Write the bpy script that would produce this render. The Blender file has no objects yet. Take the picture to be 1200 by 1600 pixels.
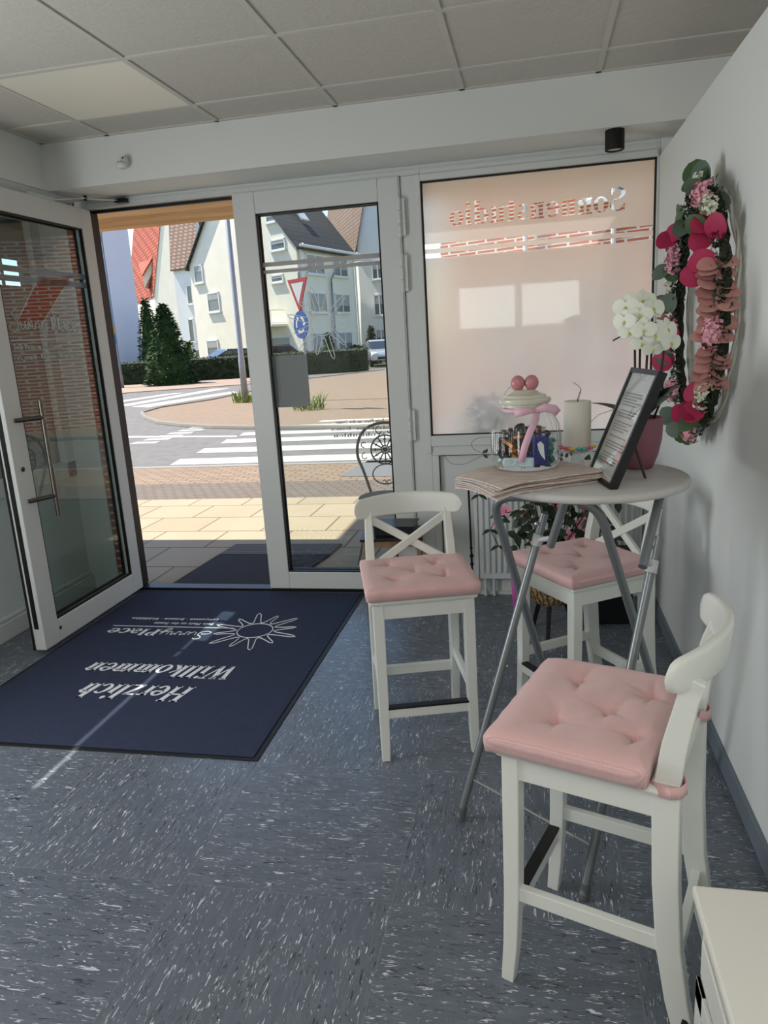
import bpy, bmesh, math, random
from mathutils import Vector, Matrix
random.seed(7)
PI = math.pi
SC = bpy.context.scene
COL = SC.collection

# ---------------------------------------------------------------- camera, world, lights, exposure
YAW, PITCH, ROLL, FPX = 0.21108, -0.232026, -0.0607787, 1143.852
CAM = Vector((0, -4.226, 1.5259))
FW = Vector((-math.sin(YAW)*math.cos(PITCH), math.cos(YAW)*math.cos(PITCH), math.sin(PITCH)))
_r = Vector((math.cos(YAW), math.sin(YAW), 0)); _u = _r.cross(FW)
RT = _r*math.cos(ROLL) + _u*math.sin(ROLL); UP = _u*math.cos(ROLL) - _r*math.sin(ROLL)
cd = bpy.data.cameras.new('camera'); co = bpy.data.objects.new('camera', cd); COL.objects.link(co)
co.matrix_world = Matrix((( RT.x, UP.x, -FW.x, CAM.x), (RT.y, UP.y, -FW.y, CAM.y), (RT.z, UP.z, -FW.z, CAM.z), (0, 0, 0, 1)))
cd.sensor_fit = 'VERTICAL'; cd.sensor_height = 36; cd.lens = FPX/1600*36; cd.clip_start = .05; cd.clip_end = 500
SC.camera = co
SC.view_settings.view_transform = 'Standard'; SC.view_settings.look = 'None'
SC.view_settings.gamma = 1; SC.view_settings.use_curve_mapping = False
SC.view_settings.exposure = 0.68

SUN = Vector((-.98, .18, 1.664)).normalized()                 # towards the sun
world = bpy.data.worlds.new('world'); SC.world = world; world.use_nodes = True
wn = world.node_tree; bg = wn.nodes['Background']
sky = wn.nodes.new('ShaderNodeTexSky'); sky.sky_type = 'NISHITA'; sky.sun_disc = False
sky.sun_elevation = math.asin(SUN.z); sky.sun_rotation = math.atan2(SUN.x, SUN.y)
sky.air_density = 1.0; sky.dust_density = .6; sky.ozone_density = 1.5
wn.links.new(sky.outputs[0], bg.inputs[0]); bg.inputs[1].default_value = .19
sl = bpy.data.lights.new('sun', 'SUN'); sl.energy = 6.4; sl.angle = .009; sl.color = (1, .93, .82)
so = bpy.data.objects.new('sun', sl); COL.objects.link(so); so.rotation_euler = (-SUN).to_track_quat('-Z', 'Y').to_euler()

def area(name, loc, target, sx, sy, power, color=(1, 1, 1)):
    l = bpy.data.lights.new(name, 'AREA'); l.shape = 'RECTANGLE'; l.size = sx; l.size_y = sy; l.energy = power; l.color = color
    o = bpy.data.objects.new(name, l); COL.objects.link(o); o.location = loc
    o.rotation_euler = (Vector(target)-Vector(loc)).to_track_quat('-Z', 'Y').to_euler(); return o
area('rear_window_daylight_a', (-.705, -7.45, 1.9), (-.7, 0, 1.5), .84, .6, 3, (.93, .97, 1))
area('rear_window_daylight_b', (.24, -7.45, 1.9), (.2, 0, 1.5), .84, .6, 3, (.93, .97, 1))
area('side_window_fill', (-2.88, -2.62, 1.35), (.3, -2.3, 1.8), 1.1, 1.5, 27, (.95, .98, 1))  # fill light added inside the side window to brighten the room
area('rear_ceiling_fill', (.1, -5.7, 2.63), (.1, -5.7, 0), 3.4, 2.8, 44, (1, .94, .86))  # unseen fill light added under the ceiling behind the camera
area('right_room_fill', (2.9, -3.2, 1.6), (0, -2.2, 1.9), 1.8, 1.2, 11, (1, .97, .93))  # added fill light from the right; the wall there has no window

def ray(px, py): return FW*FPX + RT*(px-600) - UP*(py-800)
def at(px, py, x=None, y=None, z=None, d=None):
    """the place in the room that a point of the photograph shows, given one known coordinate"""
    r = ray(px, py)
    if x is not None: t = (x-CAM.x)/r.x
    elif y is not None: t = (y-CAM.y)/r.y
    elif z is not None: t = (z-CAM.z)/r.z
    else: t = d/math.hypot(r.x, r.y)
    return CAM + r*t

# ---------------------------------------------------------------- materials
def lin(c):
    def f(v):
        v /= 255.0
        return v/12.92 if v <= .04045 else ((v+.055)/1.055)**2.4
    return (f(c[0])*OUT[0], f(c[1])*OUT[0], f(c[2])*OUT[0], 1)
MATS = {}
OUT = [1.0]                                                       # albedo factor darkening outdoor colours to offset the sun's brightness
def mat(name, rgb, rough=.5, metal=0., noise=None, bump=None, spec=.5, trans=0., coat=0., emit=0., sub=0., ior=1.45):
    """rgb in sRGB 0..255; noise=(scale, rgb2, amount[, stretch]); bump=(scale, strength[, stretch])"""
    if name in MATS: return MATS[name]
    m = bpy.data.materials.new(name); m.use_nodes = True; nt = m.node_tree; b = nt.nodes['Principled BSDF']
    b.inputs['Base Color'].default_value = lin(rgb); b.inputs['Roughness'].default_value = rough
    b.inputs['Metallic'].default_value = metal; b.inputs['Specular IOR Level'].default_value = spec
    b.inputs['Transmission Weight'].default_value = trans; b.inputs['Coat Weight'].default_value = coat; b.inputs['IOR'].default_value = ior
    if sub: b.inputs['Subsurface Weight'].default_value = sub; b.inputs['Subsurface Scale'].default_value = .01
    if emit: b.inputs['Emission Color'].default_value = lin(rgb); b.inputs['Emission Strength'].default_value = emit
    tc = nt.nodes.new('ShaderNodeTexCoord')
    def src(st):
        mp = nt.nodes.new('ShaderNodeMapping'); nt.links.new(tc.outputs['Object'], mp.inputs[0])
        mp.inputs['Scale'].default_value = st; return mp.outputs[0]
    if noise:
        n = nt.nodes.new('ShaderNodeTexNoise'); n.inputs['Scale'].default_value = noise[0]; n.inputs['Detail'].default_value = 6
        nt.links.new(src(noise[3] if len(noise) > 3 else (1, 1, 1)), n.inputs['Vector'])
        mx = nt.nodes.new('ShaderNodeMix'); mx.data_type = 'RGBA'; mr = nt.nodes.new('ShaderNodeMapRange')
        mr.inputs[1].default_value = .35; mr.inputs[2].default_value = .65; mr.inputs[4].default_value = noise[2]
        nt.links.new(n.outputs[0], mr.inputs[0]); nt.links.new(mr.outputs[0], mx.inputs[0])
        mx.inputs[6].default_value = lin(rgb); mx.inputs[7].default_value = lin(noise[1])
        nt.links.new(mx.outputs[2], b.inputs['Base Color'])
    if bump:
        n2 = nt.nodes.new('ShaderNodeTexNoise'); n2.inputs['Scale'].default_value = bump[0]; n2.inputs['Detail'].default_value = 4
        nt.links.new(src(bump[2] if len(bump) > 2 else (1, 1, 1)), n2.inputs['Vector'])
        bp = nt.nodes.new('ShaderNodeBump'); bp.inputs['Strength'].default_value = bump[1]; bp.inputs['Distance'].default_value = .01
        nt.links.new(n2.outputs[0], bp.inputs['Height']); nt.links.new(bp.outputs[0], b.inputs['Normal'])
    MATS[name] = m; return m

def nodes(name):
    m = bpy.data.materials.new(name); m.use_nodes = True; nt = m.node_tree
    MATS[name] = m; return m, nt, nt.nodes['Principled BSDF'], nt.nodes['Material Output']
def N(nt, t, **kw):
    n = nt.nodes.new(t)
    for k, v in kw.items(): setattr(n, k, v)
    return n
def math_(nt, op, a, b=None, c=None):
    n = N(nt, 'ShaderNodeMath', operation=op)
    for i, v in enumerate((a, b, c)):
        if v is None: continue
        if isinstance(v, (int, float)): n.inputs[i].default_value = v
        else: nt.links.new(v, n.inputs[i])
    return n.outputs[0]
def mixc(nt, fac, a, b):
    n = N(nt, 'ShaderNodeMix', data_type='RGBA')
    for i, v in ((0, fac), (6, a), (7, b)):
        if isinstance(v, (int, float, tuple)): n.inputs[i].default_value = v
        else: nt.links.new(v, n.inputs[i])
    return n.outputs[2]

def schlick(nt, k=1.0):
    lw = N(nt, 'ShaderNodeLayerWeight'); lw.inputs[0].default_value = .5
    return math_(nt, 'MINIMUM', math_(nt, 'MULTIPLY', math_(nt, 'ADD', .045, math_(nt, 'MULTIPLY', math_(nt, 'POWER', lw.outputs['Facing'], 5.), .95)), k), .95)
def glass_mat(name, tint=(1, 1, 1, 1), refl=1.0):
    m, nt, b, out = nodes(name); nt.nodes.remove(b)
    tr = N(nt, 'ShaderNodeBsdfTransparent'); tr.inputs[0].default_value = tint
    gl = N(nt, 'ShaderNodeBsdfGlossy'); gl.inputs['Roughness'].default_value = .0
    f = schlick(nt, refl); mx = N(nt, 'ShaderNodeMixShader')
    nt.links.new(f, mx.inputs[0]); nt.links.new(tr.outputs[0], mx.inputs[1]); nt.links.new(gl.outputs[0], mx.inputs[2])
    nt.links.new(mx.outputs[0], out.inputs[0]); return m
M_glass = glass_mat('pane_glass', (.93, .96, .95, 1), 1.0)
M_glass2 = glass_mat('tinted_pane_glass', (.80, .86, .84, 1), 1.3)

def film_mat(name, col, w_tl, w_rf, rough, w_tp=0.):
    m, nt, b, out = nodes(name); nt.nodes.remove(b)
    tl = N(nt, 'ShaderNodeBsdfTranslucent'); tl.inputs[0].default_value = tuple(c*w_tl for c in col)+(1,)
    rf = N(nt, 'ShaderNodeBsdfRefraction'); rf.inputs[0].default_value = tuple(c*w_rf for c in col)+(1,)
    rf.inputs['Roughness'].default_value = rough; rf.inputs['IOR'].default_value = 1.15
    ad = N(nt, 'ShaderNodeAddShader'); nt.links.new(tl.outputs[0], ad.inputs[0]); nt.links.new(rf.outputs[0], ad.inputs[1])
    gl = N(nt, 'ShaderNodeBsdfGlossy'); gl.inputs['Roughness'].default_value = .02
    mx = N(nt, 'ShaderNodeMixShader'); mx.inputs[0].default_value = .06
    nt.links.new(ad.outputs[0], mx.inputs[1]); nt.links.new(gl.outputs[0], mx.inputs[2]); nt.links.new(mx.outputs[0], out.inputs[0]); return m
M_film = film_mat('frosted_window_film', (1, .95, .905), .58, .60, .45)
M_film_side = film_mat('added_side_film', (.9, .92, .88), .10, .10, .5)

M_stripe = film_mat('white_glass_film', (.97, .98, 1.), .75, .0, .3)
M_wall = mat('wall_paint', (222, 224, 220), .85, bump=(60, .05))
M_wall_r = mat('right_wall_paint', (226, 229, 226), .8, bump=(40, .04))
M_frame = mat('white_upvc', (214, 217, 214), .38, spec=.5)
M_black = mat('black_rubber', (14, 14, 15), .5)
M_stool = mat('white_lacquer', (224, 227, 220), .33, coat=.2)
M_steel = mat('satin_steel', (118, 112, 106), .32, 1.)
M_tube = mat('grey_powder_coated_tube', (128, 133, 135), .36, .55)
M_plast = mat('light_grey_plastic', (190, 193, 195), .4)
M_letter = mat('white_lettering', (235, 236, 238), .6)
M_base = mat('grey_baseboard', (112, 122, 132), .5)

# floor: marbled rubber tiles with flecks turned tile by tile
def floor_mat():
    m, nt, b, out = nodes('marbled_rubber_floor')
    S, ox, oy = .632, -1.037, -2.545
    tc = N(nt, 'ShaderNodeTexCoord'); sp = N(nt, 'ShaderNodeSeparateXYZ'); nt.links.new(tc.outputs['Object'], sp.inputs[0])
    u = math_(nt, 'DIVIDE', math_(nt, 'SUBTRACT', sp.outputs[0], ox), S); v = math_(nt, 'DIVIDE', math_(nt, 'SUBTRACT', sp.outputs[1], oy), S)
    fu, fv = math_(nt, 'FLOOR', u), math_(nt, 'FLOOR', v)
    chk = math_(nt, 'PINGPONG', math_(nt, 'ADD', fu, fv), 1.0)          # 0 / 1 checker
    def fleck(sc, th, wd, seed):
        outs = []; low = N(nt, 'ShaderNodeTexNoise'); low.inputs['Scale'].default_value = 9+seed*.3; low.inputs['Detail'].default_value = 3; nt.links.new(tc.outputs['Object'], low.inputs['Vector'])
        for ax in (0, 1):
            cb = N(nt, 'ShaderNodeCombineXYZ')
            a, c = (sp.outputs[0], sp.outputs[1]) if ax == 0 else (sp.outputs[1], sp.outputs[0])
            nt.links.new(math_(nt, 'MULTIPLY', a, sc*.17), cb.inputs[0]); nt.links.new(math_(nt, 'MULTIPLY', c, sc), cb.inputs[1])
            cb.inputs[2].default_value = seed
            n = N(nt, 'ShaderNodeTexNoise'); n.inputs['Scale'].default_value = 1; n.inputs['Detail'].default_value = 4; n.inputs['Distortion'].default_value = 1.5
            nt.links.new(cb.outputs[0], n.inputs['Vector']); outs.append(math_(nt, 'ADD', n.outputs[0], math_(nt, 'MULTIPLY', math_(nt, 'SUBTRACT', low.outputs[0], .5), .22)))
        mx = N(nt, 'ShaderNodeMix', data_type='FLOAT'); nt.links.new(chk, mx.inputs[0])
        nt.links.new(outs[0], mx.inputs[2]); nt.links.new(outs[1], mx.inputs[3])
        mr = N(nt, 'ShaderNodeMapRange'); nt.links.new(mx.outputs[0], mr.inputs[0])
        mr.inputs[1].default_value = th; mr.inputs[2].default_value = th+wd; return mr.outputs[0]
    c = mixc(nt, math_(nt, 'MULTIPLY', fleck(34, .42, .25, 3.), .55), lin((96, 104, 114)), lin((114, 122, 133)))
    c = mixc(nt, math_(nt, 'MULTIPLY', fleck(110, .615, .04, 9.), .8), c, lin((44, 47, 54)))
    c = mixc(nt, math_(nt, 'MULTIPLY', fleck(140, .63, .03, 21.), .9), c, lin((215, 220, 225)))
    ed = []
    for w in (u, v):
        fr = math_(nt, 'FRACT', w); ed.append(math_(nt, 'LESS_THAN', math_(nt, 'MINIMUM', fr, math_(nt, 'SUBTRACT', 1., fr)), .0035))
    c = mixc(nt, math_(nt, 'MULTIPLY', math_(nt, 'MAXIMUM', ed[0], ed[1]), .5), c, lin((120, 126, 132)))
    nt.links.new(c, b.inputs['Base Color']); b.inputs['Roughness'].default_value = .33; b.inputs['Specular IOR Level'].default_value = .6
    n = N(nt, 'ShaderNodeTexNoise'); n.inputs['Scale'].default_value = 25; nt.links.new(tc.outputs['Object'], n.inputs['Vector'])
    bp = N(nt, 'ShaderNodeBump'); bp.inputs['Strength'].default_value = .12; bp.inputs['Distance'].default_value = .004
    nt.links.new(n.outputs[0], bp.inputs['Height']); nt.links.new(bp.outputs[0], b.inputs['Normal']); return m
M_floor = floor_mat()

def ceil_mat():
    m, nt, b, out = nodes('mineral_fibre_tile')
    tc = N(nt, 'ShaderNodeTexCoord'); v = N(nt, 'ShaderNodeTexVoronoi', feature='DISTANCE_TO_EDGE'); v.inputs['Scale'].default_value = 32
    n = N(nt, 'ShaderNodeTexNoise'); n.inputs['Scale'].default_value = 22; n.inputs['Detail'].default_value = 5; n.inputs['Distortion'].default_value = 2.5
    nt.links.new(tc.outputs['Object'], v.inputs['Vector']); nt.links.new(tc.outputs['Object'], n.inputs['Vector'])
    nt.links.new(mixc(nt, n.outputs[0], lin((206, 203, 194)), lin((190, 186, 176))), b.inputs['Base Color']); b.inputs['Roughness'].default_value = .9
    bp = N(nt, 'ShaderNodeBump'); bp.inputs['Strength'].default_value = .5; bp.inputs['Distance'].default_value = .004
    nt.links.new(n.outputs[0], bp.inputs['Height']); nt.links.new(bp.outputs[0], b.inputs['Normal']); return m
M_ceil = ceil_mat()

def brick_mat(name, c1, c2, mortar, scale, bw=.5, rh=.25, ms=.02, vert=True, rough=.85, off=.5):
    m, nt, b, out = nodes(name); tc = N(nt, 'ShaderNodeTexCoord')
    br = N(nt, 'ShaderNodeTexBrick'); br.inputs['Scale'].default_value = scale
    br.inputs['Color1'].default_value = lin(c1); br.inputs['Color2'].default_value = lin(c2); br.inputs['Mortar'].default_value = lin(mortar)
    br.inputs['Brick Width'].default_value = bw; br.inputs['Row Height'].default_value = rh; br.inputs['Mortar Size'].default_value = ms; br.offset = off
    if vert:
        sp = N(nt, 'ShaderNodeSeparateXYZ'); cb = N(nt, 'ShaderNodeCombineXYZ'); nt.links.new(tc.outputs['Object'], sp.inputs[0])
        nt.links.new(math_(nt, 'ADD', sp.outputs[0], sp.outputs[1]), cb.inputs[0]); nt.links.new(sp.outputs[2], cb.inputs[1]); nt.links.new(cb.outputs[0], br.inputs['Vector'])
    else: nt.links.new(tc.outputs['Object'], br.inputs['Vector'])
    n = N(nt, 'ShaderNodeTexNoise'); n.inputs['Scale'].default_value = 3; n.inputs['Detail'].default_value = 8; nt.links.new(tc.outputs['Object'], n.inputs['Vector'])
    nt.links.new(mixc(nt, math_(nt, 'MULTIPLY', n.outputs[0], .35), br.outputs[0], lin(tuple(int(x*.75) for x in c2))), b.inputs['Base Color'])
    b.inputs['Roughness'].default_value = rough; return m

# ---------------------------------------------------------------- mesh building
def smooth(P, k=5):
    """points interpolated along a rounded path"""
    P = [Vector(p) for p in P]; out = []
    for i in range(len(P)-1):
        p0, p1, p2, p3 = P[max(i-1, 0)], P[i], P[i+1], P[min(i+2, len(P)-1)]
        for j in range(k):
            t = j/k; out.append(.5*((2*p1)+(-p0+p2)*t+(2*p0-5*p1+4*p2-p3)*t*t+(-p0+3*p1-3*p2+p3)*t**3))
    return out+[P[-1]]
class MB:
    def __init__(s): s.b = bmesh.new()
    def face(s, pts):
        vs = [s.b.verts.new(p) for p in pts]
        try: return s.b.faces.new(vs)
        except ValueError: return None
    def box(s, x0, x1, y0, y1, z0, z1, M=None):
        P = [Vector((x, y, z)) for z in (z0, z1) for y in (y0, y1) for x in (x0, x1)]
        if M: P = [M @ p for p in P]
        v = [s.b.verts.new(p) for p in P]
        for f in ((0, 2, 3, 1), (4, 5, 7, 6), (0, 1, 5, 4), (2, 6, 7, 3), (0, 4, 6, 2), (1, 3, 7, 5)): s.b.faces.new([v[i] for i in f])
        return s
    def bar(s, p0, p1, w, h, up=(0, 0, 1), w1=None, h1=None):
        """square bar; w across, h along 'up'"""
        p0, p1 = Vector(p0), Vector(p1); d = (p1-p0).normalized(); up = Vector(up)
        sd = d.cross(up).normalized(); u = sd.cross(d); w1 = w if w1 is None else w1; h1 = h if h1 is None else h1
        v = []
        for p, a, c in ((p0, w, h), (p1, w1, h1)):
            for i, j in ((-1, -1), (1, -1), (1, 1), (-1, 1)): v.append(s.b.verts.new(p+sd*(i*a/2)+u*(j*c/2)))
        for f in ((3, 2, 1, 0), (4, 5, 6, 7), (0, 1, 5, 4), (1, 2, 6, 5), (2, 3, 7, 6), (3, 0, 4, 7)): s.b.faces.new([v[i] for i in f])
        return s
    def sweep(s, pts, sect, up=(0, 0, 1), scale=None):
        """closed section [(a,b)...] swept along points (a across, b along up)"""
        pts = [Vector(p) for p in pts]; up = Vector(up); rings = []
        for i, p in enumerate(pts):
            d = (pts[min(i+1, len(pts)-1)]-pts[max(i-1, 0)]).normalized(); sd = d.cross(up).normalized(); u = sd.cross(d)
            k = scale[i] if scale else 1
            rings.append([s.b.verts.new(p+sd*(a*k)+u*(c*k)) for a, c in sect])
        n = len(sect)
        for a, c in zip(rings, rings[1:]):
            for i in range(n): s.b.faces.new((a[i], a[(i+1) % n], c[(i+1) % n], c[i]))
        s.b.faces.new(rings[0][::-1]); s.b.faces.new(rings[-1]); return s
    def tube(s, pts, r, seg=10, closed=False):
        pts = [Vector(p) for p in pts]; n = len(pts); rings = []; ref = None
        for i, p in enumerate(pts):
            if closed: d = (pts[(i+1) % n]-pts[i-1]).normalized()
            else: d = (pts[min(i+1, n-1)]-pts[max(i-1, 0)]).normalized()
            if ref is None: ref = Vector((0, 0, 1)) if abs(d.z) < .9 else Vector((1, 0, 0))
            a = (ref-d*ref.dot(d)).normalized(); ref = a; c = d.cross(a)
            ri = r[i] if isinstance(r, (list, tuple)) else r
            rings.append([s.b.verts.new(p+a*(ri*math.cos(2*PI*k/seg))+c*(ri*math.sin(2*PI*k/seg))) for k in range(seg)])
        prs = list(zip(rings, rings[1:]))+([(rings[-1], rings[0])] if closed else [])
        for a, c in prs:
            for k in range(seg): s.b.faces.new((a[k], a[(k+1) % seg], c[(k+1) % seg], c[k]))
        if not closed: s.b.faces.new(rings[0][::-1]); s.b.faces.new(rings[-1])
        return s
    def lathe(s, prof, seg=32, c=(0, 0, 0), flute=None, M=None):
        c = Vector(c); rings = []
        for r, z in prof:
            if r < 1e-5: rings.append([s.b.verts.new((M @ Vector((0, 0, z)) if M else Vector((0, 0, z)))+c)]); continue
            ring = []
            for k in range(seg):
                a = 2*PI*k/seg; rr = r*(1+(flute[1]*math.cos(a*flute[0])*min(1, max(0, flute[2](z))) if flute else 0))
                p = Vector((rr*math.cos(a), rr*math.sin(a), z)); ring.append(s.b.verts.new((M @ p if M else p)+c))
            rings.append(ring)
        for a, b_ in zip(rings, rings[1:]):
            for k in range(seg):
                k1 = (k+1) % seg
                if len(a) == 1 and len(b_) == 1: continue
                if len(a) == 1: s.b.faces.new((a[0], b_[k1], b_[k]))
                elif len(b_) == 1: s.b.faces.new((a[k], a[k1], b_[0]))
                else: s.b.faces.new((a[k], a[k1], b_[k1], b_[k]))
        for rg, rev in ((rings[0], True), (rings[-1], False)):
            if len(rg) > 2: s.b.faces.new(rg[::-1] if rev else rg)
        return s
    def prism(s, pts, h, M=None, z0=0.):
        """2-D outline extruded from z0 to z0+h, then transformed"""
        a = [Vector((x, y, z0)) for x, y in pts]; c = [Vector((x, y, z0+h)) for x, y in pts]
        if M: a = [M @ p for p in a]; c = [M @ p for p in c]
        a = [s.b.verts.new(p) for p in a]; c = [s.b.verts.new(p) for p in c]; n = len(a)
        s.b.faces.new(a[::-1]); s.b.faces.new(c)
        for i in range(n): s.b.faces.new((a[i], a[(i+1) % n], c[(i+1) % n], c[i]))
        return s
    def ball(s, c, r, seg=12, rings=8, M=None):
        if isinstance(r, (int, float)): r = (r, r, r)
        prof = [(math.sin(PI*i/rings), -math.cos(PI*i/rings)) for i in range(rings+1)]
        S = Matrix.Diagonal((r[0], r[1], r[2])).to_3x3()
        if M: S = M @ S
        return s.lathe([(max(p, 0), z) for p, z in prof], seg, c, M=S)
    def leaf(s, base, d, n, L, W, bend=.3, cup=.15, shape=None, seg=6):
        """a curved leaf or petal from base along d, upper face towards n"""
        base, d, n = Vector(base), Vector(d).normalized(), Vector(n).normalized()
        sd = d.cross(n)
        if sd.length < 1e-3: sd = d.cross(Vector((.3, .5, .8)))
        sd.normalize(); n = sd.cross(d); rows = []
        for i in range(seg+1):
            t = i/seg; w = (shape(t) if shape else math.sin(PI*min(1, t**.8*.97+.03)))*W/2
            p = base+d*(L*t)-n*(bend*L*t*t)
            rows.append([s.b.verts.new(p-sd*w+n*(cup*w)), s.b.verts.new(p), s.b.verts.new(p+sd*w+n*(cup*w))])
        for a, c in zip(rows, rows[1:]):
            for k in (0, 1): s.b.faces.new((a[k], a[k+1], c[k+1], c[k]))
        return s
    def build(s, name, m, parent=None, smooth=False, bevel=0, sub=0, loc=None):
        bmesh.ops.recalc_face_normals(s.b, faces=s.b.faces[:])
        me = bpy.data.meshes.new(name); s.b.to_mesh(me); s.b.free()
        if smooth: me.polygons.foreach_set('use_smooth', [True]*len(me.polygons))
        me.materials.append(m); o = bpy.data.objects.new(name, me); COL.objects.link(o)
        if parent: o.parent = parent
        if loc is not None: o.location = loc
        if bevel:
            md = o.modifiers.new('bevel', 'BEVEL'); md.width = bevel; md.segments = 2; md.limit_method = 'ANGLE'; md.harden_normals = False
        if sub:
            md = o.modifiers.new('subsurf', 'SUBSURF'); md.levels = sub; md.render_levels = sub
        return o
def nrm(o, ang=40):
    """smooth shading with sharp edges kept"""
    bm = bmesh.new(); bm.from_mesh(o.data)
    for e in bm.edges:
        e.smooth = not (len(e.link_faces) == 2 and e.calc_face_angle(0) > math.radians(ang))
    for f in bm.faces: f.smooth = True
    bm.to_mesh(o.data); bm.free(); return o
def tag(o, label=None, cat=None, group=None, kind=None):
    if label: o['label'] = label
    if cat: o['category'] = cat
    if group: o['group'] = group
    if kind: o['kind'] = kind
    return o
def thing(name, label, cat, loc=(0, 0, 0), rz=0, group=None):
    o = bpy.data.objects.new(name, None); COL.objects.link(o); o.location = loc; o.rotation_euler = (0, 0, rz)
    o.empty_display_size = .05; return tag(o, label, cat, group)
def struct(o, label=None, cat=None): return tag(o, label, cat, None, 'structure')
def copy_tree(o, parent=None):
    c = o.copy(); COL.objects.link(c)
    if parent: c.parent = parent
    for ch in [q for q in bpy.data.objects if q.parent == o]: copy_tree(ch, c)
    return c
def Rz(a): return Matrix.Rotation(a, 4, 'Z')

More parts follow.
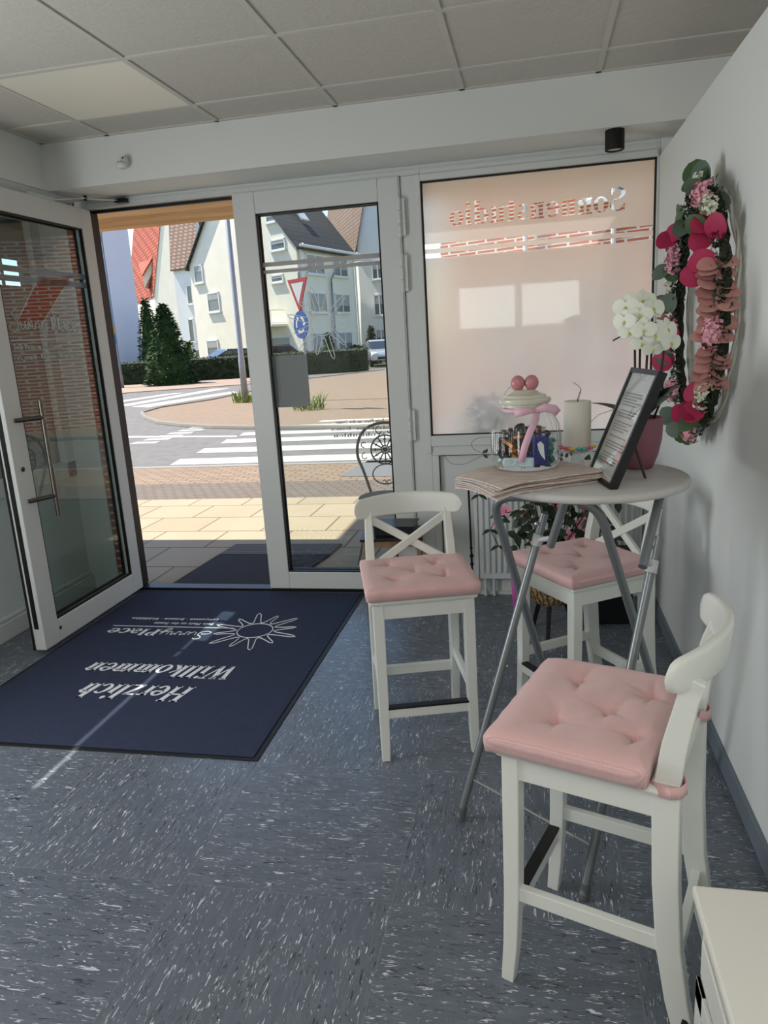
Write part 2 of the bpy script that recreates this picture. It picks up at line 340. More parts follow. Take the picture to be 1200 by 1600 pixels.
# ---------------------------------------------------------------- lettering: a small serif alphabet of strokes
def arc(cx, cy, rx, ry, a0, a1, t0, t1, n=14):
    """stroke with contrast: thin at top and bottom (t0), thick at the sides (t1)"""
    o, i = [], []
    for k in range(n+1):
        a = math.radians(a0+(a1-a0)*k/n); t = t0+(t1-t0)*abs(math.cos(a))
        o.append((cx+(rx+t/2)*math.cos(a), cy+(ry+t0/2)*math.sin(a))); i.append((cx+(rx-t/2)*math.cos(a), cy+(ry-t0/2)*math.sin(a)))
    return o+i[::-1]
def seg_(x0, y0, x1, y1, w):
    d = math.hypot(x1-x0, y1-y0); nx, ny = -(y1-y0)/d*w/2, (x1-x0)/d*w/2
    return [(x0+nx, y0+ny), (x0-nx, y0-ny), (x1-nx, y1-ny), (x1+nx, y1+ny)]
def glyph(ch):
    T, t, X, A = .15, .05, .5, .74                                  # thick, thin, x-height, ascender
    R = lambda x0, x1, y0, y1: [(x0, y0), (x1, y0), (x1, y1), (x0, y1)]
    stem = lambda x, y0, y1: R(x, x+T, y0, y1)
    ser = lambda x, y, e=.035: R(x-e, x+T+e, y, y+t) if y < .1 else R(x-e, x+T, y-t, y)
    O = lambda cx, r=.17: [arc(cx, X/2, r, X/2-t/2, 0, 180, t, T), arc(cx, X/2, r, X/2-t/2, 180, 360, t, T)]
    def nn(x, w=.24): return [stem(x, 0, X), ser(x, 0), ser(x, X), arc(x+T+.09, X-.15, .12, .125, 0, 160, t, T), stem(x+w, 0, X-.13), ser(x+w, 0)]
    g = {
     'o': (O(.26), .52), 'n': (nn(.06), .54), 'm': (nn(.06)+nn(.30)[3:], .78),
     'h': ([stem(.06, 0, A), ser(.06, 0), ser(.06, A)]+nn(.06)[3:], .54),
     'e': ([arc(.25, .25, .17, .225, 10, 180, t, T), arc(.25, .25, .17, .225, 180, 325, t, T), R(.1, .42, .25, .25+t)], .49),
     'c': ([arc(.25, .25, .17, .225, 40, 180, t, T), arc(.25, .25, .17, .225, 180, 325, t, T)], .46),
     's': ([arc(.2, .37, .11, .105, 20, 265, t, T*.8), arc(.2, .14, .12, .115, -170, 85, t, T*.8)], .4),
     't': ([stem(.1, .05, .62), R(.02, .36, X-t, X), arc(.27, .12, .1, .1, 180, 290, t, T*.7)], .38),
     'u': ([stem(.06, .13, X), ser(.06, X), arc(.22, .14, .12, .12, 190, 340, t, T), stem(.32, 0, X), ser(.32, X), R(.32, .52, 0, t)], .56),
     'd': ([stem(.34, 0, A), ser(.34, A), R(.34, .54, 0, t)]+O(.24, .15), .58),
     'i': ([stem(.06, 0, X), ser(.06, 0), ser(.06, X), arc(.135, .67, .035, .035, 0, 360, .07, .07)], .28),
     'l': ([stem(.06, 0, A), ser(.06, 0), ser(.06, A)], .28),
     'r': ([stem(.06, 0, X), ser(.06, 0), ser(.06, X), arc(.28, X-.15, .1, .125, 50, 175, t, T*.9)], .4),
     'z': ([R(.04, .4, X-t, X), R(.04, .42, 0, t), seg_(.34, X-.02, .1, .02, T*.85)], .46),
     'k': ([stem(.06, 0, A), ser(.06, 0), ser(.06, A), seg_(.18, .2, .42, .48, t), seg_(.24, .28, .44, .02, T*.9), R(.36, .54, 0, t)], .54),
     'a': ([arc(.22, .36, .12, .115, 20, 160, t, T*.8), stem(.28, 0, .38), arc(.2, .14, .12, .12, 0, 360, t, T*.8), R(.3, .5, 0, t)], .5),
     'p': ([stem(.06, -.2, X), ser(.06, X)]+O(.28, .15), .54), 'g': (O(.22, .14)+[arc(.24, -.1, .15, .1, 0, 360, t, t)], .48),
     'y': ([seg_(.08, X, .26, 0, T*.8), seg_(.44, X, .16, -.2, t), R(0, .2, X-t, X), R(.34, .52, X-t, X)], .5),
     'S': ([arc(.3, .56, .17, .155, 15, 265, t, T), arc(.3, .2, .19, .175, -170, 85, t, T), R(.46, .5, .52, .72), R(.08, .12, .02, .24)], .58),
     'H': ([stem(.08, 0, A), stem(.5, 0, A), R(.1, .6, .36, .36+t), ser(.08, 0), ser(.5, 0), R(.03, .28, A-t, A), R(.45, .7, A-t, A)], .76),
     'W': ([seg_(.08, A, .28, 0, T*.9), seg_(.28, .02, .46, A, t), seg_(.42, A, .62, 0, T*.9), seg_(.62, .02, .82, A, t), R(-.02, .2, A-t, A), R(.7, .92, A-t, A), R(.34, .56, A-t, A)], .9),
     'P': ([stem(.1, 0, A), ser(.1, 0), R(.05, .3, A-t, A), arc(.28, .53, .16, .18, -90, 90, t, T)], .56),
     'D': ([stem(.1, 0, A), R(.05, .3, A-t, A), R(.05, .3, 0, t), arc(.28, .37, .24, .345, -90, 90, t, T)], .66),
     'E': ([stem(.1, 0, A), R(.05, .5, A-t, A), R(.05, .5, 0, t), R(.1, .42, .36, .36+t)], .58),
     'B': ([stem(.1, 0, A), R(.05, .3, A-t, A), R(.05, .3, 0, t), arc(.28, .55, .14, .165, -90, 90, t, T), arc(.28, .2, .17, .18, -90, 90, t, T)], .6),
     'b': ([stem(.06, 0, A), ser(.06, A)]+O(.28, .15), .54), 'f': ([stem(.1, 0, .62), R(.02, .34, X-t, X), arc(.28, .62, .11, .1, 60, 180, t, T*.8), ser(.1, 0)], .36),
     'ü': ([stem(.06, .13, X), arc(.22, .14, .12, .12, 190, 340, t, T), stem(.32, 0, X), R(.1, .18, .6, .68), R(.34, .42, .6, .68)], .56),
     'ö': (O(.26)+[R(.14, .22, .6, .68), R(.32, .4, .6, .68)], .52),
     'ä': ([arc(.22, .36, .12, .115, 20, 160, t, T*.8), stem(.28, 0, .38), arc(.2, .14, .12, .12, 0, 360, t, T*.8), R(.1, .18, .6, .68), R(.28, .36, .6, .68)], .5),
     '·': ([R(.1, .2, .22, .32)], .3), ' ': ([], .3)}
    return g.get(ch, ([], .4))
def letters(mb, text, O, ex, ey, length, height, thick=.0012, shear=0., solid=False):
    """write text from O: ex reading direction, ey up; cap height 'height', total length 'length'"""
    O, ex, ey = Vector(O), Vector(ex).normalized(), Vector(ey).normalized(); ez = ex.cross(ey)
    total = sum(glyph(c)[1] for c in text); kx = length/total; ky = height/.74; x = 0
    for c in text:
        pol, adv = glyph(c)
        for p in pol:
            q = [((x+a+shear*b_)*kx, b_*ky) for a, b_ in p]
            n = len(q)
            if n > 8 and not solid:                                              # arc strokes: quads along the stroke
                h = n//2
                for i in range(h-1):
                    quad = [q[i], q[i+1], q[n-2-i], q[n-1-i]]
                    _pr(mb, quad, O, ex, ey, ez, thick)
            else: _pr(mb, q, O, ex, ey, ez, thick)
        x += adv
def _pr(mb, q, O, ex, ey, ez, th):
    a = [mb.b.verts.new(O+ex*p[0]+ey*p[1]) for p in q]; c = [mb.b.verts.new(O+ex*p[0]+ey*p[1]+ez*th) for p in q]; n = len(q)
    try:
        mb.b.faces.new(a); mb.b.faces.new(c[::-1])
        for i in range(n): mb.b.faces.new((a[i], c[i], c[(i+1) % n], a[(i+1) % n]))
    except ValueError: pass
def sun_logo(mb, C, ex, ey, r, R, w, n=12, th=None):
    """ring with looped rays, drawn as a fine raised line"""
    C, ex, ey = Vector(C), Vector(ex).normalized(), Vector(ey).normalized()
    P = lambda a, q: C+ex*(q*math.cos(a))+ey*(q*math.sin(a))
    mb.tube([P(2*PI*k/40, r) for k in range(40)], w, 6, closed=True)
    pts = []
    for k in range(n):
        a = 2*PI*(k+.5)/n; rr = R*(1 if k % 2 else .86)
        for da, q in ((-.5, 1.12*r), (-.30, r*1.25), (-.12, rr*.72), (-.07, rr*.92), (0, rr), (.07, rr*.92), (.12, rr*.72), (.30, r*1.25)):
            pts.append(P(a+da*2*PI/n*(1.0 if abs(da) > .2 else 1.3), q))
    mb.tube(pts, w, 6, closed=True)
SCRIPT = {  # hand-drawn script strokes for the shop's word mark, in units of x-height
 'S': ([[(.9, 1.9), (.6, 2.1), (.25, 1.8), (.35, 1.3), (.75, .8), (.7, .1), (.2, -.3), (-.3, 0), (-.1, .5), (.5, .6)]], 1.1),
 'u': ([[(0, .9), (-.05, .3), (.2, 0), (.5, .3), (.62, .9), (.6, .3), (.75, 0), (.95, .2)]], .95),
 'n': ([[(0, 0), (.05, .9), (.15, .5), (.45, .95), (.55, .5), (.55, .1), (.75, 0), (.9, .2)]], .9),
 'y': ([[(0, .9), (0, .3), (.25, 0), (.55, .4), (.65, .9), (.55, -.2), (.3, -1.0), (0, -.8), (.2, -.3), (.9, .2)]], .95)}
def script_word(mb, word, O, ex, ey, length, xh, w):
    O, ex, ey = Vector(O), Vector(ex).normalized(), Vector(ey).normalized(); tot = sum(SCRIPT[c][1] for c in word); k = length/tot; x = 0
    for c in word:
        for st in SCRIPT[c][0]:
            P = [Vector((x*k+a*k, b_*xh, 0)) for a, b_ in st]; out = []
            for i in range(len(P)-1):                              # Catmull-Rom
                p0, p1, p2, p3 = P[max(i-1, 0)], P[i], P[i+1], P[min(i+2, len(P)-1)]
                for j in range(5):
                    t = j/5; out.append(.5*((2*p1)+(-p0+p2)*t+(2*p0-5*p1+4*p2-p3)*t*t+(-p0+3*p1-3*p2+p3)*t**3))
            out.append(P[-1]); mb.tube([O+ex*q.x+ey*q.y for q in out], w, 5)
        x += SCRIPT[c][1]

# ================================================================ THE ROOM
XL, XW, YB, ZC, ZS, YK = -2.95, .63, -7.6, 2.66, 2.42, -.353      # left glazing, partition, rear, ceiling, soffit, bulkhead
b = MB(); b.box(XL-.1, 3.1, YB, .04, -.08, 0); struct(b.build('floor', M_floor), 'grey marbled rubber tile floor with white and dark flecks', 'floor')
b = MB(); b.box(-2.6, 3.1, YB, YK, ZC, ZC+.05); struct(b.build('ceiling', M_ceil), 'suspended ceiling of textured square tiles', 'ceiling')
M_grid = mat('ceiling_grid_paint', (200, 197, 188), .6)
b = MB()
for k in range(-1, 9):
    x = -2.199+.625*k
    if x > -2.6: b.box(x-.012, x+.012, YB, YK, ZC-.006, ZC+.001)
b.box(-2.6, -2.575, YB, YK, ZC-.006, ZC+.001)
for k in range(0, 12):
    y = -.639-.625*k
    if y > YB: b.box(-2.6, 3.1, y-.012, y+.012, ZC-.0065, ZC+.001)
b.box(-2.6, 3.1, YK-.02, YK, ZC-.006, ZC+.001)
struct(b.build('trim_1', M_grid), 'painted metal grid of T-bars between the ceiling tiles', 'ceiling grid')
b = MB(); b.box(-2.95, 3.1, YK, .06, ZS, ZC+.3); b.box(-2.95, -2.6, YB, YK, ZS, ZC+.3)
struct(b.build('wall_front', M_wall), 'white plastered bulkhead above the shop front', 'wall')
b = MB(); b.box(XW, XW+.1, -3.9, -.002, 0, 2.34)
struct(b.build('wall_right', M_wall_r), 'white partition wall on the right, ending below the ceiling', 'wall')
b = MB(); b.box(XW+.001, 3.1, -.02, .06, 0, ZS)
struct(b.build('wall_front_right', M_wall), 'white front wall behind the partition', 'wall')
b = MB(); b.box(3.0, 3.1, YB, .06, 0, ZC+.1)
struct(b.build('wall_far_right', M_wall), 'white wall of the room behind the partition', 'wall')
b = MB(); b.box(XL-.1, -1.15, YB-.1, YB, 0, 2.9); b.box(.68, 3.1, YB-.1, YB, 0, 2.9)
b.box(-1.15, .68, YB-.1, YB, 0, 1.55); b.box(-1.15, .68, YB-.1, YB, 2.22, 2.9); b.box(-.26, -.2, YB-.1, YB, 1.55, 2.22)
struct(b.build('wall_rear', mat('rear_wall_paint', (205, 200, 190), .85)), 'wall behind the viewer with two high windows', 'wall')
b = MB(); b.box(XW-.014, XW, -3.9, -.03, 0, .075)
struct(b.build('baseboard_right', M_base, bevel=.002), 'grey rubber skirting along the right wall', 'baseboard')
b = MB(); b.box(-.60, XW, -.03, .03, 0, .09); b.box(-.66, XW, -.045, -.03, 0, .02)
struct(b.build('baseboard_front', M_frame, bevel=.002), 'white plinth below the shop window', 'baseboard')
b = MB(); b.box(-2.64, -.6, -.035, .05, -.01, .018)
struct(b.build('trim_2', mat('dark_threshold', (38, 38, 42), .4, .6)), 'dark metal door threshold', 'threshold')

# left return: side window with added film, low panel, base
lw = thing('window_2', 'side shop window, left beyond the open door, with film added to shape the sun streak', 'window'); tag(lw, kind='structure')
b = MB(); b.box(XL-.06, XL, -4.2, 0, 0, .78); b.build('low_panel', M_frame, lw, bevel=.003)
b = MB(); b.box(XL-.005, XL+.03, -4.2, -.0, 0, .10); b.box(XL-.005, XL+.012, -4.2, 0, .105, .125); b.build('plinth', M_frame, lw, bevel=.003)
b = MB(); b.box(XL-.06, XL+.02, -4.2, 0, .78, .88); b.box(XL-.06, XL+.02, -4.2, 0, 2.33, ZS)
for y in (-.10, -2.06, -4.2): b.box(XL-.06, XL+.02, y, y+.1, .78, ZS)
b.build('frame', M_frame, lw, bevel=.004)
b = MB(); b.box(XL-.035, XL-.028, -4.1, -.1, .88, 2.33); b.build('glass_pane', M_glass, lw)
b = MB()
def film(y0, y1, z0, z1): b.box(XL-.027, XL-.026, y0, y1, z0, z1)
film(-4.1, -.1, .88, 1.955); film(-4.1, -.1, 2.10, 2.33); film(-4.1, -2.08, 1.955, 2.10); film(-.2, -.1, 1.955, 2.10)
film(-2.08, -.62, 1.985, 2.10); film(-.36, -.33, 1.955, 2.10)
b.build('frosted_film', M_film_side, lw)  # film added to hold back the sun; its slits shape the floor streak
# wall beyond the side window, towards the rear
b = MB(); b.box(XL-.1, XL, YB, -4.2, 0, ZS+.3); struct(b.build('wall_left', M_wall), 'white wall behind the side window', 'wall')

# brick corner pier outside the door jamb
M_brick = brick_mat('red_pier_brick', (168, 84, 66), (146, 66, 52), (196, 186, 174), 1, .12, .052, .008)
b = MB(); b.box(-2.95, -2.745, -.012, .12, 0, ZS); struct(b.build('wall_corner', M_frame), 'white corner post left of the open door', 'wall')
b = MB(); b.box(-2.745, -2.66, .0, .12, 0, ZS); struct(b.build('wall_corner_pier', M_brick), 'red brick corner pier beside the door jamb', 'wall')

# door frame (structure of the shop front)
b = MB(); b.box(-2.66, -2.585, -.03, .06, 0, ZS); b.box(-2.585, -.594, -.02, .06, 2.372, ZS); b.box(-.703, -.594, -.0202, .06, .02, 2.3718)
b.box(-.594, .617, -.02, .06, 2.337, ZS); b.box(.617, XW, -.02, .06, .09, ZS)
b.box(-2.585, XW, -.028, -.02, 2.395, 2.402); b.box(-2.585, -.60, -.026, -.02, 2.372, 2.380)
struct(b.build('trim_3', M_frame, bevel=.004), 'white frame posts and header of the shop front', 'frame')

def pane_leaf(name, label, w, h, stile, bot, top, hinge_right, place, cat='door'):
    """glazed door leaf in local x (0..w from the hinge), y thickness, z height"""
    t = thing(name, label, cat); t.matrix_world = place; tag(t, kind='structure')
    b = MB(); s0, s1 = stile
    b.box(0, s0, -.035, .035, 0, h); b.box(w-s1, w, -.035, .035, 0, h); b.box(s0, w-s1, -.035, .035, 0, bot); b.box(s0, w-s1, -.035, .035, h-top, h)
    b.build('leaf_frame', M_frame, t, bevel=.005)
    g = MB(); e = .009
    for y0 in (-.03, .012):
        g.box(s0, s0+e, y0, y0+.018, bot, h-top); g.box(w-s1-e, w-s1, y0, y0+.018, bot, h-top)
        g.box(s0, w-s1, y0, y0+.018, bot, bot+e); g.box(s0, w-s1, y0, y0+.018, h-top-e, h-top)
    g.build('gasket', M_black, t)
    return t
# closed right leaf: hinges on its right edge (x = -.703)
d2 = pane_leaf('door_2', 'closed glazed white door leaf with sun drawing on its glass', .963, 2.352, (.131, .122), .11, .118, True,
               Matrix.Translation((-.705, .0, .02)) @ Matrix.Scale(-1, 4, (1, 0, 0)))
# a mirrored matrix would flip normals: use plain placement instead
d2.matrix_world = Matrix.Translation((-1.668, 0, .02))
b = MB(); b.box(.12, .84, -.003, .003, .1, 2.25); b.build('glass_pane', M_glass, d2)
b = MB(); b.box(.13, .834, -.0045, -.0032, 1.948, 1.972); b.box(.13, .834, -.0045, -.0032, 1.910, 1.930)
b.build('white_stripes', M_stripe, d2)['label'] = 'two white stripes on the glass'
b = MB(); sun_logo(b, (.467, -.005, 1.614), (1, 0, 0), (0, 0, 1), .070, .215, .0024, 12); b.build('sun_drawing', M_letter, d2)['label'] = 'white line drawing of a looped sun'
M_glet = mat('grey_glass_lettering', (150, 152, 152), .7)
b = MB()
letters(b, 'Dein Platz an der Sonne', (.80, -.004, 1.03), (-1, 0, 0), (0, 0, 1), .30, .020)
letters(b, 'Entspannen · Bräunen', (.80, -.004, .99), (-1, 0, 0), (0, 0, 1), .33, .020)
letters(b, 'Wohlfühlen', (.80, -.004, .95), (-1, 0, 0), (0, 0, 1), .32, .020)
b.build('mirrored_lettering', M_glet, d2)
# hinges (three on the right edge) and little lock knob
def hinge(name, z0, z1, parent, x, y):
    b = MB(); n = 3; L = (z1-z0)/n
    for k in range(n): b.lathe([(.0, z0+k*L+.002), (.0105, z0+k*L+.003), (.0115, z0+k*L+.006), (.0115, z0+(k+1)*L-.004), (.0105, z0+(k+1)*L-.001), (0, z0+(k+1)*L)], 14, (x, y, 0))
    b.box(x-.03, x, y+.004, y+.012, z0+.01, z1-.01); b.box(x, x+.03, y+.004, y+.012, z0+.01, z1-.01)
    return nrm(b.build(name, M_frame, parent))
for z0, z1 in ((2.035, 2.245), (1.745, 1.955), (.91, 1.105), (.14, .33)): hinge('hinge', z0, z1, d2, .957, -.047)
b = MB(); b.box(.955, .9565, -.036, -.03, 0, 2.35); b.build('edge_gap', M_black, d2)
# paper notice taped to the outside of the glass
b = MB(); b.box(-1.533, -1.315, .006, .0075, 1.16, 1.465)
tag(b.build('paper_notice', mat('grey_paper_back', (150, 148, 152), .8, bump=(8, .2))), 'grey back of a paper notice taped to the closed door glass', 'notice')

# open left leaf: swung into the room along x = -2.57
d1 = pane_leaf('door_1', 'open glazed white door leaf standing wide into the room on the left', 1.015, 2.345, (.105, .128), .125, .115, False,
               Matrix.Translation((-2.595, -.03, .02)) @ Rz(-PI/2))
b = MB(); b.box(.1, .90, -.003, .003, .115, 2.24); b.build('glass_pane', M_glass2, d1)
# local y+ points to world +x here (the side the viewer sees): put marks at y=+.0045
b = MB(); b.box(.105, .887, .0032, .0045, 1.948, 1.978); b.box(.105, .887, .0032, .0045, 1.900, 1.930)
b.build('white_stripes', M_stripe, d1)['label'] = 'two white stripes across the glass'
b = MB()
script_word(b, 'Sunny', (.815, .005, 1.665), (-1, 0, 0), (0, 0, 1), .30, .045, .0025)
letters(b, 'Place', (.50, .004, 1.652), (-1, 0, 0), (0, 0, 1), .24, .085)
b.box(.27, .90, .0035, .0045, 1.606, 1.611)
letters(b, 'Dein Platz an der Sonne', (.83, .004, 1.560), (-1, 0, 0), (0, 0, 1), .40, .028)
letters(b, 'Entspannen · Bräunen · Wohlfühlen', (.84, .004, 1.508), (-1, 0, 0), (0, 0, 1), .56, .028)
b.build('shop_lettering', mat('pale_glass_lettering', (196, 196, 190), .7), d1)
m, nt, bb, out = nodes('red_translucent_film'); nt.nodes.remove(bb)
tr = N(nt, 'ShaderNodeBsdfTransparent'); tr.inputs[0].default_value = (.80, .42, .36, 1); df = N(nt, 'ShaderNodeBsdfDiffuse'); df.inputs[0].default_value = lin((214, 110, 98)); mx = N(nt, 'ShaderNodeMixShader'); mx.inputs[0].default_value = .6
nt.links.new(tr.outputs[0], mx.inputs[1]); nt.links.new(df.outputs[0], mx.inputs[2]); nt.links.new(mx.outputs[0], out.inputs[0])
YZ = Matrix(((1, 0, 0, 0), (0, 0, 1, 0), (0, 1, 0, 0), (0, 0, 0, 1)))
b = MB(); b.prism([(.24, 1.955), (.52, 1.930), (.75, 1.700), (.58, 1.680)], .0006, YZ, -.0052); b.build('red_sticker', m, d1)['label'] = 'slanted red translucent sticker on the open door glass'
b = MB()
for p, q in (((.525, 1.935), (.76, 1.695)), ((.235, 1.955), (.575, 1.675)), ((.76, 1.695), (.575, 1.675))): b.bar((p[0], -.0056, p[1]), (q[0], -.0056, q[1]), .006, .001, (0, 1, 0))
b.build('sticker_outline', M_letter, d1)
# long pull bar on the outer face
hb = MB(); hb.tube([(.815, .095, 1.306), (.815, .095, .69)], .0125, 16); h = nrm(hb.build('handle', M_steel, d1)); h['label'] = 'long brushed steel pull bar'
hb = MB()
for z in (1.215, .80): hb.tube([(.955, .036, z+.0), (.93, .05, z), (.815, .095, z)], .0115, 14)
nrm(hb.build('handle_mount', M_steel, h))
hb = MB(); hb.lathe([(0, 0), (.010, 0), (.013, .003), (.0, .006)], 20, (0, 0, 0), M=Matrix.Rotation(-PI/2, 3, 'X')); hb.build('lock_cylinder', mat('dark_brass', (70, 64, 55), .4, .9), d1, loc=(.955, .036, .968))
b = MB(); b.box(.866, .884, .0355, .037, .065, .083); b.build('maker_plate', M_steel, d1)
b = MB(); b.box(1.0149, 1.017, -.014, .012, .12, 2.3)
for z in (.3, .62, .92, 1.0, 1.3, 1.7, 2.0): b.box(1.016, 1.02, -.010, .006, z, z+.07)
b.build('lock_strip', M_black, d1)
b = MB(); b.box(.99, 1.022, -.036, -.026, 0, 2.345); b.box(0, 1.015, -.045, -.035, 0, .012); b.build('edge_seal', M_black, d1)
for z in (.2, 1.1, 2.1): hinge('hinge', z, z+.12, d1, -.008, -.03)
b = MB(); b.box(-2.589, -2.577, -.028, .07, .02, 2.37); b.box(-2.585, -1.672, .03, .05, 2.355, 2.372)
struct(b.build('trim_4', M_black), 'black door seal along jamb and header', 'seal')

# door closer arm above the open leaf
dc = thing('door_closer', 'white folding door closer arm above the open door leaf', 'door closer', (0, 0, 0))
P0 = Vector((-2.585, -.36, 2.372)); P1 = Vector((-2.50, -.16, 2.405)); P2 = Vector((-2.345, -.035, 2.398))
b = MB(); b.bar(P0, P1, .018, .006); b.bar(P1+Vector((0, 0, -.004)), P2, .018, .006); b.build('arm', M_frame, dc, bevel=.001)
b = MB(); b.box(-2.38, -2.31, -.06, -.02, 2.386, 2.408); b.build('bracket', mat('dark_metal', (40, 40, 42), .4, .8), dc)
b = MB(); b.tube([P1-Vector((0, 0, .012)), P1+Vector((0, 0, .012))], .010, 12); b.build('elbow_joint', MATS['dark_metal'], dc)
b = MB(); b.box(-2.61, -2.575, -.56, -.34, 2.366, 2.385); b.build('slide_rail', M_frame, dc, bevel=.002)

# shop window: frame, recessed low panel, glass, film with cut-out lettering
w1 = thing('window_1', 'large shop window with frosted film and clear mirrored lettering', 'window'); tag(w1, kind='structure')
b = MB()
b.box(-.625, -.5942, -.034, -.0205, .86, 2.37); b.box(-.594, .62, -.034, -.02, 2.337, 2.37); b.box(-.594, .62, -.034, .05, .90, .96); b.box(-.593, XW, -.022, .05, .845, .8995)
b.box(-.594, .617, -.03, -.024, .955, .962); b.box(-.5938, -.555, -.02, .05, .09, .8445); b.box(.59, .617, -.02, .05, .09, .8445)
b.build('frame', M_frame, w1, bevel=.004)
b = MB(); b.box(-.558, .60, .012, .03, .09, .85); b.build('low_panel', M_frame, w1)
b = MB(); b.box(-.556, -.551, .005, .012, .09, .845); b.box(-.556, .59, .005, .012, .838, .845); e = .009
b.box(-.594, -.594+e, -.012, .004, .96, 2.337); b.box(.617-e, .617, -.012, .004, .96, 2.337); b.box(-.594, .617, -.012, .004, .96, .96+.007); b.box(-.594, .617, -.012, .004, 2.337-e, 2.337)
b.build('gasket', M_black, w1)
b = MB(); b.box(-.592, .615, .006, .012, .96, 2.337); b.build('glass_pane', M_glass, w1)
# the film, in three strips around the two clear stripes; letters are cut from the upper one
fb = MB(); fb.box(-.585, .610, .004, .0052, .967, 1.942); fb.box(-.585, .610, .004, .0052, 1.966, 1.990); low = fb.build('frosted_film', M_film, w1)
fb = MB(); fb.box(-.585, .610, .004, .0052, 2.016, 2.328); upf = fb.build('lettered_film', M_film, w1); upf['label'] = 'frosted film with clear letters cut out'
cb = MB(); letters(cb, 'Sonnenstudio', (.478, .000, 2.098), (-1, 0, 0), (0, 0, 1), .925, .118, .010, solid=True); cut = cb.build('cutter', M_film)
md = upf.modifiers.new('cut', 'BOOLEAN'); md.operation = 'DIFFERENCE'; md.object = cut; md.solver = 'EXACT'; md.use_self = True
dg = bpy.context.evaluated_depsgraph_get(); nm = bpy.data.meshes.new_from_object(upf.evaluated_get(dg)); upf.modifiers.clear(); upf.data = nm
bpy.data.objects.remove(cut)

# rear windows behind the viewer (seen mirrored in the shop window)
for x0, x1, n, nm_ in ((-1.15, -.26, 3, 'left'), (-.20, .68, 4, 'right')):
    w = thing('window_%d' % n, '%s of the two high windows in the rear wall' % nm_, 'window'); tag(w, kind='structure')
    b = MB(); b.box(x0, x0+.03, YB-.08, YB+.01, 1.55, 2.22); b.box(x1-.03, x1, YB-.08, YB+.01, 1.55, 2.22); b.box(x0, x1, YB-.08, YB+.03, 1.55, 1.58); b.box(x0, x1, YB-.08, YB+.01, 2.19, 2.22)
    b.build('frame', M_frame, w); b = MB(); b.box(x0+.03, x1-.03, YB-.05, YB-.045, 1.58, 2.19); b.build('glass_pane', M_glass, w)

# ================================================================ FURNITURE
def make_stool(label, loc, rz):
    t = thing('bar_stool', label, 'bar stool', loc, rz, 'white wooden bar stools around the table')
    b = MB(); hw = .195                                            # seat board with rounded edge
    b.box(-hw, hw, -.195, .185, .61, .63); b.build('seat', M_stool, t, bevel=.009)
    b = MB(); b.box(-.155, .155, -.178, -.158, .553, .611); b.box(-.155, .155, .150, .170, .553, .611)
    b.box(-.178, -.158, -.16, .16, .553, .611); b.box(.158, .178, -.16, .16, .553, .611); b.build('apron', M_stool, t, bevel=.002)
    sec = lambda w, d: [(-w/2, -d/2), (w/2, -d/2), (w/2, d/2), (-w/2, d/2)]
    for s in (-1, 1):
        b = MB(); b.sweep([(s*.163, -.163, .611), (s*.164, -.164, .45), (s*.165, -.166, .25), (s*.167, -.172, .1), (s*.169, -.181, 0)], sec(.040, .040), (0, 1, 0), [1, .98, .93, .86, .76])
        b.build('leg', M_stool, t, bevel=.003)
        b = MB(); b.sweep([(s*.163, .165, .64), (s*.163, .166, .56), (s*.163, .170, .40), (s*.164, .180, .25), (s*.166, .200, .12), (s*.168, .228, 0)], sec(.038, .054), (0, 1, 0), [1, 1, .98, .94, .88, .78])
        b.build('leg', M_stool, t, bevel=.003)
        b = MB(); b.sweep([(s*.163, .165, .62), (s*.161, .178, .72), (s*.158, .198, .82), (s*.156, .212, .86)], sec(.034, .048), (0, 1, 0), [1.05, 1, .85, .8]); b.build('back_post', M_stool, t, bevel=.003)
    # curved top rail
    b = MB(); rows = []
    n = 36
    for i in range(n+1):
        u = -1+2*i/n; u = math.sin(u*PI/2)*.25+u*.75; x = u*.212; y = .238-.070*u*u; q = max(0, (abs(u)-.86)/.14); rc = .024*(1-math.sqrt(max(0, 1-q*q)))
        zt = .925-.012*u*u-rc; zb = .838+.002*u*u+rc; dy = .0115-.004*q**3; sl = .10        # leans back with height
        sec_ = [(zb, -dy*.5), (zb+.004, -dy*.9), (zb+.010, -dy), (zt-.010, -dy), (zt-.004, -dy*.85), (zt, -dy*.4), (zt, dy*.4), (zt-.004, dy*.85), (zt-.010, dy), (zb+.010, dy), (zb+.004, dy*.9), (zb, dy*.5)]
        rows.append([b.b.verts.new((x, y+sl*(z-.86)+o, z)) for z, o in sec_])
    for a, c in zip(rows, rows[1:]):
        for k in range(12): b.b.faces.new((a[k], a[(k+1) % 12], c[(k+1) % 12], c[k]))
    b.b.faces.new(rows[0][::-1]); b.b.faces.new(rows[-1]); nrm(b.build('top_rail', M_stool, t), 50)
    for s in (-1, 1):
        b = MB(); b.bar((s*.150, .166+.004*s, .648), (-s*.146, .204+.004*s, .828), .016, .030, (0, 0, 1)); b.build('cross_slat', M_stool, t, bevel=.002)
    for s in (-1, 1):
        b = MB(); b.bar((s*.166, -.16, .250), (s*.165, .178, .250), .020, .036); b.build('stretcher', M_stool, t, bevel=.002)
    b = MB(); b.bar((-.15, .188, .185), (.15, .188, .185), .020, .040); b.build('stretcher', M_stool, t, bevel=.002)
    b = MB(); b.box(-.152, .152, -.184, -.160, .168, .204); b.build('foot_rail', M_stool, t, bevel=.002)
    b = MB(); b.box(-.150, .150, -.187, -.158, .203, .212); b.build('foot_rail_cap', M_black, t, bevel=.002)['label'] = 'black wear strip on the foot rail'
    return t
